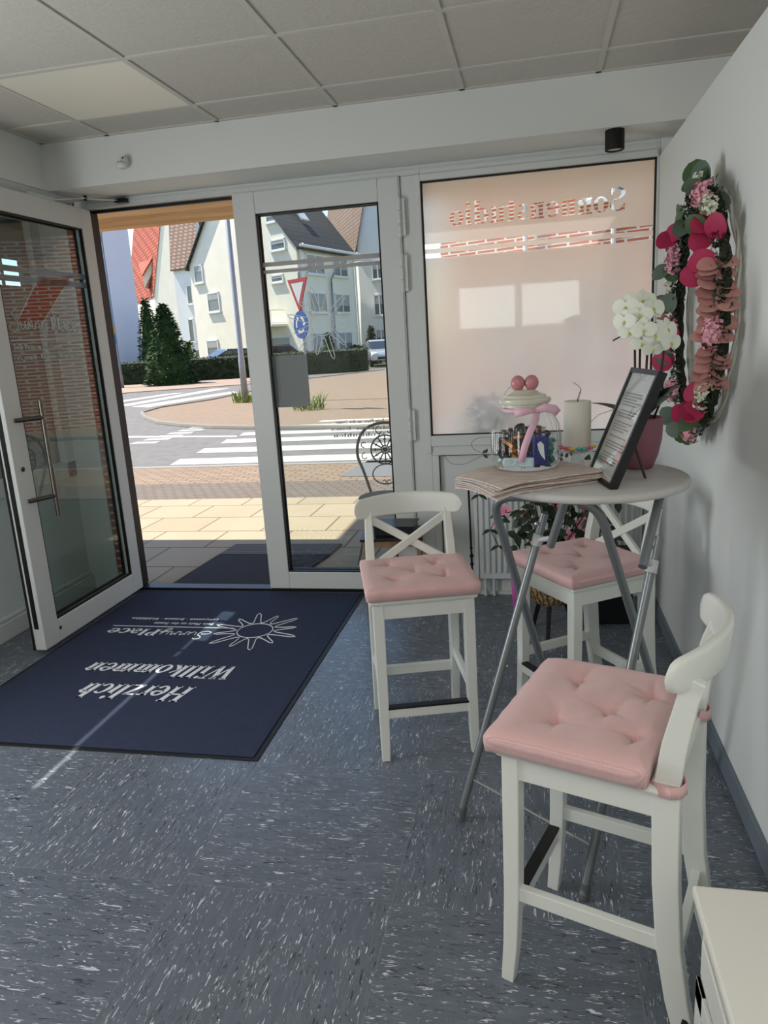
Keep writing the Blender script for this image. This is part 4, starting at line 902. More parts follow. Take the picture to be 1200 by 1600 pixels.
b = MB(); b.tube([(0.0, 0, .148), (.004, 0, .17), (.012, 0, .190), (.004, 0, .200), (-.012, 0, .212)], .0009, 6); b.tube([(.003, 0, .15), (.008, 0, .172), (.012, 0, .19)], .0009, 6); b.build('wire_twig', mat('thin_wire', (60, 50, 46), .5, .5), cd_)
for k, (a, c, nmf) in enumerate([(-2.7, (236, 92, 128), 'pink'), (-2.3, (240, 84, 110), 'pink'), (-1.95, (232, 200, 60), 'yellow'), (-1.5, (96, 178, 190), 'turquoise'), (-1.15, (82, 160, 180), 'turquoise'), (-.75, (236, 120, 150), 'pink'), (2.9, (240, 110, 140), 'pink'), (-.2, (238, 205, 80), 'yellow')]):
    b = MB(); x, y = KX+.050*math.cos(a), KY+.050*math.sin(a)
    for q in range(6): aa = q*PI/3; b.ball((x+.006*math.cos(aa), y+.006*math.sin(aa), TZ+.068), (.0045, .0045, .004), 8, 5)
    b.ball((x, y, TZ+.070), .004, 8, 5)
    side = {0: 'leftmost', 1: 'second from the left', 2: 'in the middle', 3: 'right of the yellow one', 4: 'rightmost visible', 5: 'hidden behind the picture frame', 6: 'behind the leftmost', 7: 'at the right rear'}[k]
    tag(b.build('flower_bead', mat('bead_'+nmf, c, .4), smooth=True), 'small %s flower bead at the candle foot, %s' % (nmf, side), 'bead', 'flower beads round the candle')

# black picture frame with a printed sheet, leaning back on its strut
f0, f1 = at(918, 740, z=TZ+.002), at(952, 764, z=TZ+.002)
wv = (f1-f0); FWd = .235; wv.z = 0; wv.normalize(); nv = Vector((-wv.y, wv.x, 0)); tl = math.radians(22.5); uv = Vector((0, 0, math.cos(tl)))+nv*math.sin(tl); ov = wv.cross(uv)
pf = thing('picture_frame', 'black picture frame with a printed text sheet leaning on the table', 'picture frame', f0)
Mf = Matrix(((wv.x, uv.x, ov.x, 0), (wv.y, uv.y, ov.y, 0), (wv.z, uv.z, ov.z, 0), (0, 0, 0, 1)))
sgn = 1 if ov.x < 0 else -1                                       # face side is towards -x
FH = .335; b = MB(); z0, z1 = (-.022*sgn, .003*sgn); z0, z1 = min(z0, z1), max(z0, z1)
for q in ((0, .013, 0, FH), (FWd-.013, FWd, 0, FH), (.013, FWd-.013, 0, .014), (.013, FWd-.013, FH-.014, FH)): b.box(q[0], q[1], q[2], q[3], z0, z1, Mf)
b.build('frame', mat('black_frame', (16, 16, 17), .35), pf, bevel=.001)
b = MB(); b.box(.012, FWd-.012, .013, FH-.013, -.006*sgn if sgn > 0 else .004, -.004 if sgn > 0 else .006, Mf); b.build('sheet', mat('printed_sheet', (226, 226, 224), .6), pf)
b = MB(); y = FH-.075; rk = random.Random(3); zt = -.0035*sgn
while y > .05:
    if rk.random() < .86:
        L = rk.uniform(.11, .17); x = .035; b.box(x, x+L, y, y+.0035, min(zt, zt+.0006*sgn), max(zt, zt+.0006*sgn), Mf)
    y -= .0085
b.build('print_lines', mat('grey_print', (120, 120, 122), .7), pf)
b = MB(); b.box(.0125, FWd-.0125, .0135, FH-.0135, min(-.0015*sgn, -.0005*sgn), max(-.0015*sgn, -.0005*sgn), Mf); b.build('glass', glass_mat('frame_glass', (1, 1, 1, 1), 1.6), pf)
b = MB(); tp = Mf @ Vector((FWd/2, .17, -.022*sgn)); ft = Mf @ Vector((FWd/2, 0, 0)) + nv*.135; ft.z = 0.001; b.bar(tp, ft, .020, .003, tuple(nv)); b.build('strut', mat('dark_brown_strut', (66, 52, 50), .6), pf)

# orchid in a plum pot
OX, OY = .310, -1.870
oc = thing('potted_orchid', 'white orchid in a plum-coloured pot behind the picture frame', 'orchid', (OX, OY, TZ))
b = MB(); b.lathe([(0, 0), (.040, 0), (.045, .004), (.060, .045), (.069, .09), (.071, .13), (.070, .155), (.066, .157), (.064, .15), (.062, .12), (0, .12)], 48); nrm(b.build('pot', mat('plum_pot', (142, 92, 104), .55), oc), 60)
M_ol = mat('orchid_leaf', (38, 58, 34), .35, spec=.6); osh = lambda t: math.sin(PI*min(1, t*.93+.05))**.6
for d, L, W in (((.35, -.55, .95), .20, .075), ((-.5, .3, .5), .16, .06), ((.2, .8, .5), .15, .055), ((-.3, -.7, .35), .12, .055), ((.5, -.9, 1.3), .17, .07)):
    b = MB(); b.leaf((0, 0, .135), d, (-d[0]*.4, -d[1]*.4, 1), L, W, .35, .25, osh, 10); b.build('leaf', M_ol, oc, smooth=True)
M_ost = mat('dark_stem', (30, 30, 24), .5); oo = Vector((OX, OY, TZ))
q1 = at(1000, 545, y=-1.88)-oo; q2 = at(1012, 540, y=-1.90)-oo; q3 = at(1041, 520, y=-1.90)-oo; q4 = at(992, 540, y=-1.87)-oo
for q, pts in ((q1, (.0, .01)), (q2, (.01, 0)), (q3, (.03, -.01)), (q4, (-.01, .01))):
    b = MB(); b.tube([Vector((pts[0], pts[1], .12)), Vector((pts[0]*1.5, pts[1], .22))+(q-Vector((0, 0, q.z)))*.3, Vector((q.x*.85, q.y*.9, q.z*.75)), q], .0035, 8); b.build('stem', M_ost, oc, smooth=True)
b = MB()
for q in (q2, q3): b.tube([q, q+Vector((-.03, -.01, .03)), q+Vector((-.07, -.01, .035)), q+Vector((-.10, -.01, .02))], .0022, 6)
b.build('flower_spray', M_ost, oc, smooth=True)
M_ow = mat('white_orchid_petal', (232, 236, 222), .55, sub=.1); M_oy = mat('orchid_lip', (200, 196, 96), .5)
def orchid(c, n, s):
    c, n = Vector(c), Vector(n).normalized(); sd = n.cross(Vector((0, 0, 1))).normalized(); u = sd.cross(n); b = MB(); ws = lambda t: math.sin(PI*min(1, t*.9+.08))**.55
    for a, L, W, o in ((90, s, s*.75, .0), (215, s, s*.7, 0), (325, s, s*.7, 0), (5, s*1.1, s*1.2, .003), (175, s*1.1, s*1.2, .003)):
        a = math.radians(a+rnd.uniform(-6, 6)); d = sd*math.cos(a)+u*math.sin(a); b.leaf(c+n*o, d+n*.10, n, L, W, .18, .12, ws, 8)
    o = b.build('blossom', M_ow, oc, smooth=True); b = MB(); b.ball(c+n*.005-u*.003, (.0035, .0035, .005), 8, 6); b.leaf(c+n*.004, -u+n*.5, n, s*.35, s*.25, .2, .5, seg=4); b.build('lip', M_oy, o, smooth=True)
for px, py, yy, n, s in ((978, 480, -1.90, (-.5, -1, .1), .036), (1004, 470, -1.87, (0, -1, .3), .036), (1000, 492, -1.93, (-.2, -1, 0), .034), (1020, 482, -1.90, (.5, -1, .2), .036), (976, 502, -1.92, (-.7, -1, 0), .033), (984, 519, -1.92, (-.4, -1, -.2), .032), (1006, 515, -1.94, (-.1, -1, -.1), .034), (1003, 536, -1.92, (-.2, -1, -.3), .030),
                        (1024, 524, -1.93, (.1, -1, 0), .034), (1042, 515, -1.90, (.6, -.8, .2), .036), (1048, 535, -1.92, (.6, -1, -.1), .032), (1020, 545, -1.92, (.1, -1, -.4), .028)):
    orchid(at(px, py, y=yy)-oo, n, s)

# ================================================================ WREATH ON THE RIGHT WALL
wr = thing('flower_wreath', 'large round flower wreath with pink and magenta blooms on the right wall', 'wreath', (XW-.03, -1.345, 1.555))
WR = .375; rw = random.Random(21)
RING = lambda a, r=WR, x=0.: Vector((x, r*math.cos(a), r*1.06*math.sin(a)))       # a=0 far side is +y
b = MB()
for k in range(2): b.tube([RING(2*PI*i/64, WR+.007*math.sin(i*.9+k*2.1), -.0+.006*math.cos(i*.9+k*2.1)+.014) for i in range(64)], .006, 6, closed=True)
b.build('ring', mat('white_wicker', (206, 204, 192), .7), wr, smooth=True)
b = MB(); b.tube([RING(2*PI*i/96, WR+.006*math.sin(i*1.7), -.022) for i in range(96)], [.017+.004*math.sin(i*2.3) for i in range(96)], 10, closed=True)
b.build('moss_core', mat('dark_moss', (34, 38, 28), .9, noise=(60, (58, 64, 44), .8), bump=(90, 1.)), wr, smooth=True)
b = MB(); M_fd = mat('dark_sprig', (38, 46, 34), .6, noise=(30, (70, 82, 58), .8))
for k in range(2600):
    a = rw.uniform(0, 2*PI); ph = rw.uniform(0, 2*PI); rr = rw.uniform(.02, .040); p = RING(a, WR+rr*math.cos(ph), -abs(rr*math.sin(ph))*1.2-.012)
    b.leaf(p, (rw.uniform(-1, .1), rw.uniform(-1, 1), rw.uniform(-1, 1)), (-1, rw.uniform(-.5, .5), rw.uniform(-.5, .5)), rw.uniform(.014, .030), .012, .2, .2, seg=2)
b.build('sprigs', M_fd, wr)
M_eu = mat('eucalyptus_leaf', (92, 110, 94), .6); M_gr = mat('green_round_leaf', (66, 92, 56), .5); M_mg = mat('magenta_petal', (168, 30, 74), .55, noise=(12, (196, 54, 98), .6)); M_mv = mat('mauve_leaf', (196, 138, 132), .6, noise=(20, (214, 164, 156), .6))
M_sp = mat('pale_pink_blossom', (226, 150, 168), .6, noise=(60, (240, 190, 200), .8)); M_sw = mat('white_small_blossom', (222, 226, 206), .6)
rsh = lambda t: math.sin(PI*min(1, t*.9+.06))**.55
def wl(name, m, a, dr, L, W, off, dirv=None, shape=rsh, nv_=None):
    a = math.radians(a); p = RING(a, WR+dr, -off); d = dirv or (rw.uniform(-1, .3), rw.uniform(-.5, .3), rw.uniform(-1, 1)); b = MB(); b.leaf(p, d, nv_ or (rw.uniform(-.8, -.2), -1, rw.uniform(-.2, .5)), L, W, .15, .2, shape, 7); b.build(name, m, wr, smooth=True)
for a in (96, 108, 120, 140, 20, 12, 5, 26, 250, 262, 238, 275, 285, 228, -78, 60, 200, 330): wl('eucalyptus_leaf', M_eu if rw.random() < .6 else M_gr, a, rw.uniform(-.03, .035), .075, .065, rw.uniform(.03, .07))
wl('eucalyptus_leaf', M_gr, 98, .02, .085, .085, .05, (-.3, .2, 1)); wl('eucalyptus_leaf', M_gr, 92, .02, .085, .08, .05, (-.3, .8, .5)); wl('eucalyptus_leaf', M_gr, 58, .02, .08, .075, .05, (-.3, 1, .2))
for a in (268, 258, 280): wl('eucalyptus_leaf', M_gr, a, .03, .075, .06, .04, (-.3, rw.uniform(-.2, 1), -.7))
for a, dr in ((52, .0), (46, .01), (135, -.01), (140, -.02), (148, .0), (158, .01), (164, -.02), (-18, 0), (-14, .02), (-22, -.01), (-32, 0), (240, -.03), (236, .0), (246, .01), (232, -.01)):
    wl('magenta_petal', M_mg, a, dr, .08, .075, rw.uniform(.045, .075))
for k in range(11):                                              # stacked mauve leaves on the near limb
    for s in (-1, 1): wl('mauve_leaf', M_mv, 160+3.1*k+rw.uniform(-.8, .8), rw.uniform(-.012, .012), rw.uniform(.052, .072), rw.uniform(.046, .060), .050, (s, rw.uniform(-.7, -.2), rw.uniform(-.25, .35)), rsh, (rw.uniform(-.3, .3), -.75, rw.uniform(.3, .9)))
for k in range(6):
    for s in (-1, 1): wl('mauve_leaf', M_mv, 199+3*k+rw.uniform(-.8, .8), rw.uniform(-.01, .01), rw.uniform(.048, .068), .048, .05, (s, -.4, rw.uniform(-.6, .1)), rsh, (rw.uniform(-.3, .3), -.75, rw.uniform(.3, .9)))
for k in range(4):
    for s in (-1, 1): wl('mauve_leaf', M_mv, 8-3.4*k, .01, .055, .036, .06, (s, -.4, .1), None, (.1*s, -.75, .7))
def cluster(a, dr, m, n=110, R=.042):
    a = math.radians(a); c = RING(a, WR+dr, -.052); b = MB()
    for k in range(n):
        d = Vector((rw.uniform(-1, .2), rw.uniform(-1, 1), rw.uniform(-1, 1))).normalized(); p = c+d*R*rw.uniform(.5, 1.1)
        for q in range(4):
            aa = q*PI/2+rw.random(); s1 = d.cross(Vector((.2, .3, 1))).normalized(); s2 = d.cross(s1); b.leaf(p, s1*math.cos(aa)+s2*math.sin(aa)+d*.3, d, .009, .008, .1, .2, seg=2)
    b.build('blossom_cluster', m, wr, smooth=True)
for a, dr in ((112, -.0), (118, .02), (38, .01), (32, .01), (26, .02), (-8, .0), (-12, .01), (193, 0), (190, .02), (187, -.01), (-45, .02), (-50, -.0), (256, .03)): cluster(a, dr, M_sp)
for a, dr in ((104, .01), (128, .02), (134, .03), (14, .03), (222, -.01), (227, .01), (218, .02), (262, -.02), (100, .03)): cluster(a, dr, M_sw, 36, .032)

# ================================================================ CEILING AND BULKHEAD FITTINGS
sp_ = thing('ceiling_spotlight', 'round black surface spotlight under the bulkhead', 'spotlight', (.383, -.29, ZS))
b = MB(); b.lathe([(0, 0), (.044, 0), (.045, -.003), (.045, -.088), (.040, -.090), (.038, -.080), (0, -.078)], 40); nrm(b.build('housing', mat('matt_black', (15, 15, 16), .5), sp_), 60)
b = MB(); b.lathe([(0, -.083), (.036, -.083), (.036, -.080), (0, -.080)], 32); b.build('lens', mat('spot_lens', (200, 196, 188), .4), sp_)
ms = thing('motion_sensor', 'small white sensor on the bulkhead above the open door', 'sensor', (-2.11, YK, 2.515))
b = MB(); b.ball((0, -.022, 0), (.024, .022, .03)); b.lathe([(0, 0), (.03, 0), (.032, .008), (.026, .014), (0, .016)], 24, (-.010, -.036, -.022)); b.build('housing', M_frame, ms, smooth=True)
b = MB(); b.ball((.004, -.044, .014), .004); b.ball((-.02, -.054, -.004), .003); b.build('eyelet', M_black, ms)
b = MB(); b.lathe([(0, -.026), (.02, -.026), (.027, -.018), (.027, -.014), (0, -.013)], 24, (-.010, -.036, -.008)); b.build('lens', mat('sensor_lens', (236, 236, 230), .3), ms, smooth=True)
cp = thing('ceiling_light_panel', 'smooth square light panel set flush in the ceiling grid', 'light panel', (-1.887, -.952, ZC-.003))
b = MB(); b.box(-.30, .30, -.30, .30, 0, .002); b.build('diffuser', mat('panel_diffuser', (226, 221, 206), .5, emit=.02), cp)

# ================================================================ ENTRANCE MAT
mt = thing('entrance_mat', 'large navy entrance mat with white welcome lettering', 'mat', (0, 0, 0))
def mat_m():
    m, nt, b, out = nodes('navy_mat_pile'); tc = N(nt, 'ShaderNodeTexCoord'); n = N(nt, 'ShaderNodeTexNoise'); n.inputs['Scale'].default_value = 260; n.inputs['Detail'].default_value = 3; nt.links.new(tc.outputs['Object'], n.inputs['Vector'])
    n2 = N(nt, 'ShaderNodeTexNoise'); n2.inputs['Scale'].default_value = 18; n2.inputs['Detail'].default_value = 6; nt.links.new(tc.outputs['Object'], n2.inputs['Vector'])
    c = mixc(nt, n.outputs[0], lin((48, 55, 74)), lin((72, 80, 102))); c = mixc(nt, math_(nt, 'MULTIPLY', n2.outputs[0], .5), c, lin((46, 52, 72))); nt.links.new(c, b.inputs['Base Color'])
    b.inputs['Roughness'].default_value = 1; b.inputs['Specular IOR Level'].default_value = .1; bp = N(nt, 'ShaderNodeBump'); bp.inputs['Strength'].default_value = .6; bp.inputs['Distance'].default_value = .004
    nt.links.new(n.outputs[0], bp.inputs['Height']); nt.links.new(bp.outputs[0], b.inputs['Normal']); return m
MX0, MX1, MY0, MY1 = -2.552, -1.043, -1.909, -.055
b = MB(); b.box(MX0+.022, MX1-.022, MY0+.022, MY1-.01, .001, .009); b.build('pile', mat_m(), mt, bevel=.003)
b = MB(); b.box(MX0, MX1, MY0, MY1, .0005, .004); b.build('rubber_border', mat('black_mat_rubber', (20, 22, 26), .55), mt, bevel=.002)
b = MB(); zl = .0092; ex, ey = (-1, 0, 0), (0, -1, 0)             # reads from the street side
def mlet(text, x_start, x_end, y_base, h, sh): letters(b, text, (x_start, y_base, zl), ex, ey, x_start-x_end, h, .0008, sh)
mlet('Herzlich', -1.545, -2.10, -1.36, .145, .28); mlet('Willkommen', -1.42, -2.215, -1.14, .135, .28)
mlet('Place', -2.06, -2.385, -.70, .095, .1)
script_word(b, 'Sunny', (-1.78, -.73, zl), ex, ey, .29, .045, .0028)
b.box(-2.40, -1.66, -.668, -.660, zl, zl+.0008)
mlet('Dein Platz an der Sonne', -1.80, -2.17, -.60, .030, 0); mlet('Entspannen · Bräunen · Wohlfühlen', -1.80, -2.35, -.535, .030, 0)
b.build('lettering', M_letter, mt)
b = MB(); sun_logo(b, (-1.522, -.69, zl), (1, 0, 0), (0, 1, 0), .098, .262, .0032, 12); b.build('sun_drawing', M_letter, mt)

# ================================================================ OUTSIDE
OUT[0] = .52
M_asph = mat('asphalt', (128, 126, 124), .9, noise=(5, (146, 143, 138), .8), bump=(120, .15))
b = MB(); b.box(-160, 90, 4.6, 220, -.30, -.03); struct(b.build('road', M_asph), 'grey asphalt road', 'road')
M_slab = brick_mat('paving_slab', (214, 196, 164), (202, 184, 152), (128, 112, 88), 1.0, .58, .50, .009, vert=False, off=.5)
b = MB(); b.box(-12, 9, .05, 2.82, -.2, -.012); struct(b.build('pavement', M_slab, loc=(0, 0, 0)), 'beige slab pavement in front of the door', 'pavement')
M_pav = brick_mat('small_pavers', (190, 162, 132), (172, 146, 120), (120, 104, 86), 1.0, .20, .10, .012, vert=False)
M_pav2 = brick_mat('dark_small_pavers', (150, 134, 118), (138, 122, 108), (104, 94, 82), 1.0, .12, .10, .010, vert=False)
b = MB(); b.box(-30, 9, 2.82, 3.70, -.2, -.014); struct(b.build('pavement_strip', M_pav2), 'strip of small dark pavers', 'pavement')
b = MB(); b.box(-30, 9, 3.70, 4.85, -.2, -.014); struct(b.build('pavement_outer_strip', M_pav), 'strip of reddish pavers next to the kerb', 'pavement')
b = MB(); b.box(-30, 9, 4.85, 4.98, -.2, -.010); struct(b.build('kerb', mat('kerb_stone', (176, 172, 164), .8)), 'pale kerb stone line', 'kerb')
# far traffic island of pavers
isl = [(600, 668), (400, 668), (335, 667), (285, 664), (250, 660), (228, 652), (222, 645), (250, 637), (330, 625), (400, 610), (480, 592), (600, 578)]
pts = [at(x, y, z=0) for x, y in isl]; pts = [(p.x, p.y) for p in pts]; pts = [(14, 8.6)]+pts+[(14, 34)]
b = MB(); b.prism(pts, .10, z0=-.10); struct(b.build('island_pavement', M_pav), 'paved traffic island beyond the crossing', 'pavement')
b = MB(); b.tube([Vector((p[0], p[1], -.02)) for p in pts[:-1]], .07, 8); struct(b.build('island_kerb', mat('island_kerb_stone', (158, 150, 138), .85)), 'low kerb round the island', 'kerb')
# far pavement along the hedge
f = [at(x, y, z=0) for x, y in ((140, 622), (200, 613), (300, 606), (385, 600), (440, 590), (600, 566), (600, 560), (440, 578), (385, 586), (300, 592), (205, 600), (140, 606))]
b = MB(); b.prism([(p.x, p.y) for p in f], .12, z0=-.12); struct(b.build('far_pavement', mat('pink_pavers', (196, 170, 150), .9, noise=(6, (180, 156, 138), .6))), 'far pavement below the hedge', 'pavement')
b = MB(); b.box(-90, 60, 36, 160, -.2, -.01); struct(b.build('lawn', mat('front_garden', (104, 112, 74), .95, noise=(3, (130, 128, 96), .8))), 'front garden ground behind the hedge', 'ground')

M_mark = mat('road_marking', (232, 230, 222), .75, noise=(7, (206, 202, 192), .5))
for k, (y0, y1, xl) in enumerate(((5.15, 5.68, -5.05), (6.2, 6.72, -5.15), (7.25, 7.75, -5.2), (8.2, 8.65, -5.25), (9.0, 9.35, -4.6), (9.7, 10.0, -4.2))):
    b = MB(); b.prism([(xl, y0), (-.6, y0), (-.6, y1), (xl-.1, y1)], .006, z0=-.03)
    if k > 3:
        b.b.free(); b = MB(); b.prism([(xl, y0-.85), (-.6, y0-.85), (-.6, y1-.85), (xl-.1, y1-.85)], .006, z0=-.03) if False else b.prism([(xl, y0), (2, y0), (2, y1), (xl, y1)], .003, z0=.001)
    nm2 = ['nearest', 'second', 'third', 'fourth', 'fifth', 'farthest'][k]
    tag(b.build('crossing_bar', M_mark), '%s white bar of the zebra crossing, counted from the kerb' % nm2, 'road marking', 'white bars of the zebra crossing')
b = MB()
for k in range(6):
    y = 7.55+.42*k; xx = -7.05+.02*k; b.prism([(xx-.02, y), (xx+.48, y), (xx+.46, y+.26), (xx-.04, y+.26)], .005, z0=-.03)
tag(b.build('road_marking', M_mark), 'short ladder of white dashes at the tip of the island', 'road marking')
b = MB(); q = [at(x, y, z=-.02) for x, y in ((198, 681), (370, 680), (370, 682), (198, 683.5))]; b.prism([(p.x, p.y) for p in q], .004, z0=-.03); tag(b.build('road_marking', M_mark), 'thin white line across the near road', 'road marking')
for k, quad in enumerate((((186, 633), (335, 607), (360, 606), (200, 634)), ((205, 635), (365, 611), (372, 613), (232, 636)), ((186, 626), (260, 615), (290, 613), (190, 628)))):
    q = [at(x, y, z=-.02) for x, y in quad]; b = MB(); b.prism([(p.x, p.y) for p in q], .004, z0=-.03)
    tag(b.build('road_marking', M_mark), ['broad white bar on the far road, middle one', 'broad white bar on the far road, nearest the island', 'short white bar on the far road, nearest the hedge'][k], 'road marking', 'white bars on the far road')
b = MB(); q = [at(x, y, z=-.01) for x, y in ((530, 744), (582, 716), (640, 716), (640, 744))]; b.prism([(p.x, p.y) for p in q], .004, z0=-.014); tag(b.build('ground_patch', mat('grey_patch', (136, 138, 140), .8)), 'grey patch in the paver strip', 'road patch')  # flat grey shape laid over the paver strip

# door mats outside
b = MB(); b.prism([(-2.42, .08), (-1.62, .08), (-1.50, .76), (-2.38, .76)], .014, z0=-.012); tag(b.build('outdoor_mat', mat('charcoal_mat', (44, 44, 50), .95, bump=(90, .5))), 'dark charcoal mat lying outside the threshold', 'mat')
b = MB(); b.prism([(-2.38, .78), (-1.50, .78), (-1.48, 1.06), (-2.36, 1.06)], .012, z0=-.012); tag(b.build('scraper_grate', brick_mat('ribbed_grate', (170, 158, 142), (150, 140, 126), (70, 66, 62), 1, 3, .03, .010, vert=False)), 'ribbed grey-brown scraper mat beyond the dark mat', 'mat')

# our own building above: overhang, upper storeys, and an added bay shading the pavement
OUT[0] = 1.0
def soffit_mat(): return mat('rough_soffit_render', (226, 192, 146), .9, noise=(2.2, (178, 138, 96), .9, (.5, 3.5, 1)), bump=(5, 1., (.5, 3, 1)))
b = MB(); b.box(-4.8, 4.2, .06, 1.5, 2.50, 2.76); struct(b.build('canopy', soffit_mat()), 'beige rendered canopy over the entrance', 'canopy')
OUT[0] = .55
M_ub = mat('upper_wall', (196, 188, 176), .9)
b = MB(); b.box(-3.5, 4.2, .3, 1.45, 2.76, 8.5); b.box(-4.52, 4.2, 1.45, 3.5, 5.0, 8.0); struct(b.build('upper_storeys_shade_bay', M_ub), 'upper storeys of the shop building with an unseen bay added for shade', 'building')

# plants and chair outside by the door
gc = thing('garden_chair', 'ornate cream iron garden chair outside the closed glass door', 'chair', (-1.06, .80, -.012), .12)
M_ir = mat('cream_iron', (176, 168, 150), .75, spec=.2)
b = MB(); pts = []
for z in (.45, .55): pts.append((-.115-.02*(z-.45)*5, .19, z))
arc_ = [(-.17, .60), (-.205, .70), (-.20, .80), (-.16, .88), (-.09, .925), (0, .94)]
pts = [(-.12, .17, .44)]+[(x, .19+.12*(z-.5), z) for x, z in arc_]; pts = pts+[(-p[0], p[1], p[2]) for p in pts[-2::-1]]
b.tube(smooth(pts), .0105, 8)
BY = lambda z: .19+.12*(z-.5)
b.tube([Vector((.105*math.cos(a), BY(.74+.105*math.sin(a)), .745+.105*math.sin(a))) for a in [2*PI*k/32 for k in range(32)]], .006, 6, closed=True)
b.tube([Vector((.03*math.cos(a), BY(.745), .745+.03*math.sin(a))) for a in [2*PI*k/16 for k in range(16)]], .004, 6, closed=True)
for k in range(12):
    a = 2*PI*k/12; b.tube([Vector((r*math.cos(a), BY(.745+r*math.sin(a)), .745+r*math.sin(a))) for r in (.0, .05, .103)], [.003, .005, .004], 6)
    a2 = a+PI/12
    for q in (-.14, .14): b.tube([Vector((.085*math.cos(a), BY(.745), .745+.085*math.sin(a))), Vector((.07*math.cos(a+q), BY(.745), .745+.07*math.sin(a+q)))], .003, 5)
def curl(cx, cz, r, a0, a1, rr=.2): return [Vector(((cx+r*(1-rr*2*k/12)*math.cos(a0+(a1-a0)*k/12)), BY(cz), cz+r*(1-rr*2*k/12)*math.sin(a0+(a1-a0)*k/12))) for k in range(13)]
for s in (-1, 1):
    b.tube(curl(s*.035, .885, .035, PI/2, PI/2-s*4.4, .3), .0035, 6); b.tube(curl(s*.15, .70, .03, PI/2, PI/2-s*4.2, .3), .0035, 6); b.tube(curl(s*.155, .79, .026, -PI/2, -PI/2+s*4.2, .3), .0035, 6)
b.tube([Vector((.10*math.cos(a), BY(.56), .565+.075*math.sin(a))) for a in [2*PI*k/28 for k in range(28)]], .0045, 6, closed=True)
for s in (-1, 1): b.tube(curl(s*.02, .51, .02, -PI/2, -PI/2-s*4.4, .3), .003, 6)
b.build('backrest', M_ir, gc, smooth=True)
b = MB(); b.lathe([(0, .425), (.185, .425), (.192, .432), (.192, .440), (.185, .445), (0, .445)], 36); b.build('seat', M_ir, gc)
for x, y, x1, y1 in ((-.12, .15, -.19, .22), (.12, .15, .19, .22), (-.13, -.13, -.20, -.20), (.13, -.13, .20, -.20)):
    b = MB(); b.tube([Vector((x, y, .43)), Vector((x*1.1, y*1.1, .25)), Vector((x1, y1, 0))], .008, 8); b.build('leg', M_ir, gc, smooth=True)
def shrub(name, label, cat, c, rx, ry, rz, m, n=420, leaf=.05, seed=0, stem=True, cone=0.):
    """leafy plant: foliage of small leaves around a core"""
    t = thing(name, label, cat, c); r = random.Random(seed); b = MB()
    core = [(0, 0)]+[((1-.85*cone*(k/8))*math.sin(PI*min(.97, (k+.6)/9))**.6*.82*rx if not cone else rx*.86*(1-(k/8.3))**.75*(1 if k else .8), rz*2*k/8.3) for k in range(9)]+[(0, rz*1.96)]
    b.lathe([(max(0, q), z) for q, z in core], 14); 
    for v in b.b.verts: v.co.y *= ry/rx
    for k in range(n):
        z = r.random()**(1.25 if cone else 1.)*2*rz; a = r.uniform(0, 2*PI); k_ = (1-z/(2*rz))**.75 if cone else math.sin(PI*min(.98, (z/(2*rz))*.93+.06))**.6
        p = Vector((rx*k_*math.cos(a)*r.uniform(.8, 1.02), ry*k_*math.sin(a)*r.uniform(.8, 1.02), z))
        d = Vector((math.cos(a), math.sin(a), r.uniform(-.3, 1.1))); b.leaf(p, d, (r.uniform(-.5, .5), r.uniform(-.5, .5), 1), leaf*r.uniform(.7, 1.3), leaf*.6, .3, .2, seg=2)
    b.build('foliage', m, t)
    if stem: b = MB(); b.tube([Vector((0, 0, -.02)), Vector((0, 0, rz*.6))], rx*.1, 8); b.build('stem', mat('bark', (84, 66, 50), .9), t)
    return t
M_g1 = mat('conifer_green', (44, 78, 30), .8, noise=(2.5, (72, 110, 44), .8)); M_g2 = mat('hedge_green', (34, 54, 26), .8, noise=(3, (60, 84, 38), .8)); M_g3 = mat('bright_grass', (142, 158, 66), .8)
# potted plant pressing against the shop window
pp = at(760, 660, y=.16); pt = thing('window_shrub', 'blurred potted shrub outside, behind the frosted window', 'shrub', (pp.x, .27, -.012))
b = MB(); b.lathe([(0, 0), (.12, 0), (.16, .5), (.17, .52), (.15, .52), (0, .46)], 28); b.build('pot', mat('grey_pot', (110, 110, 108), .7), pt); b = MB(); rnd2 = random.Random(4)
for k in range(600):
    a = rnd2.uniform(0, 2*PI); z = rnd2.uniform(.5, 1.16); r = .2*math.sin(PI*min(1, (z-.45)/.8)); b.leaf((r*math.cos(a)*rnd2.random(), r*math.sin(a)*rnd2.random(), z), (math.cos(a), math.sin(a), rnd2.uniform(-.2, 1)), (0, 0, 1), .09, .03, .3, .2, seg=3)
b.build('foliage', M_g2, pt)
b = MB()
# weeds at the post foots
for px, py, lb in ((383, 629, 'tuft of yellow-green weeds at the lamp post foot'), (482, 641, 'tuft of weeds at the traffic sign pole')):
    c = at(px, py, z=0); b = MB(); r = random.Random(px)
    for k in range(90): b.leaf((c.x+r.uniform(-.35, .35), c.y+r.uniform(-.2, .2), 0), (r.uniform(-.7, .7), r.uniform(-.7, .7), 1), (0, -1, .3), r.uniform(.15, .45), .03, .4, .1, seg=3)
    tag(b.build('weed_tuft', M_g3), lb, 'weeds', kind='stuff')

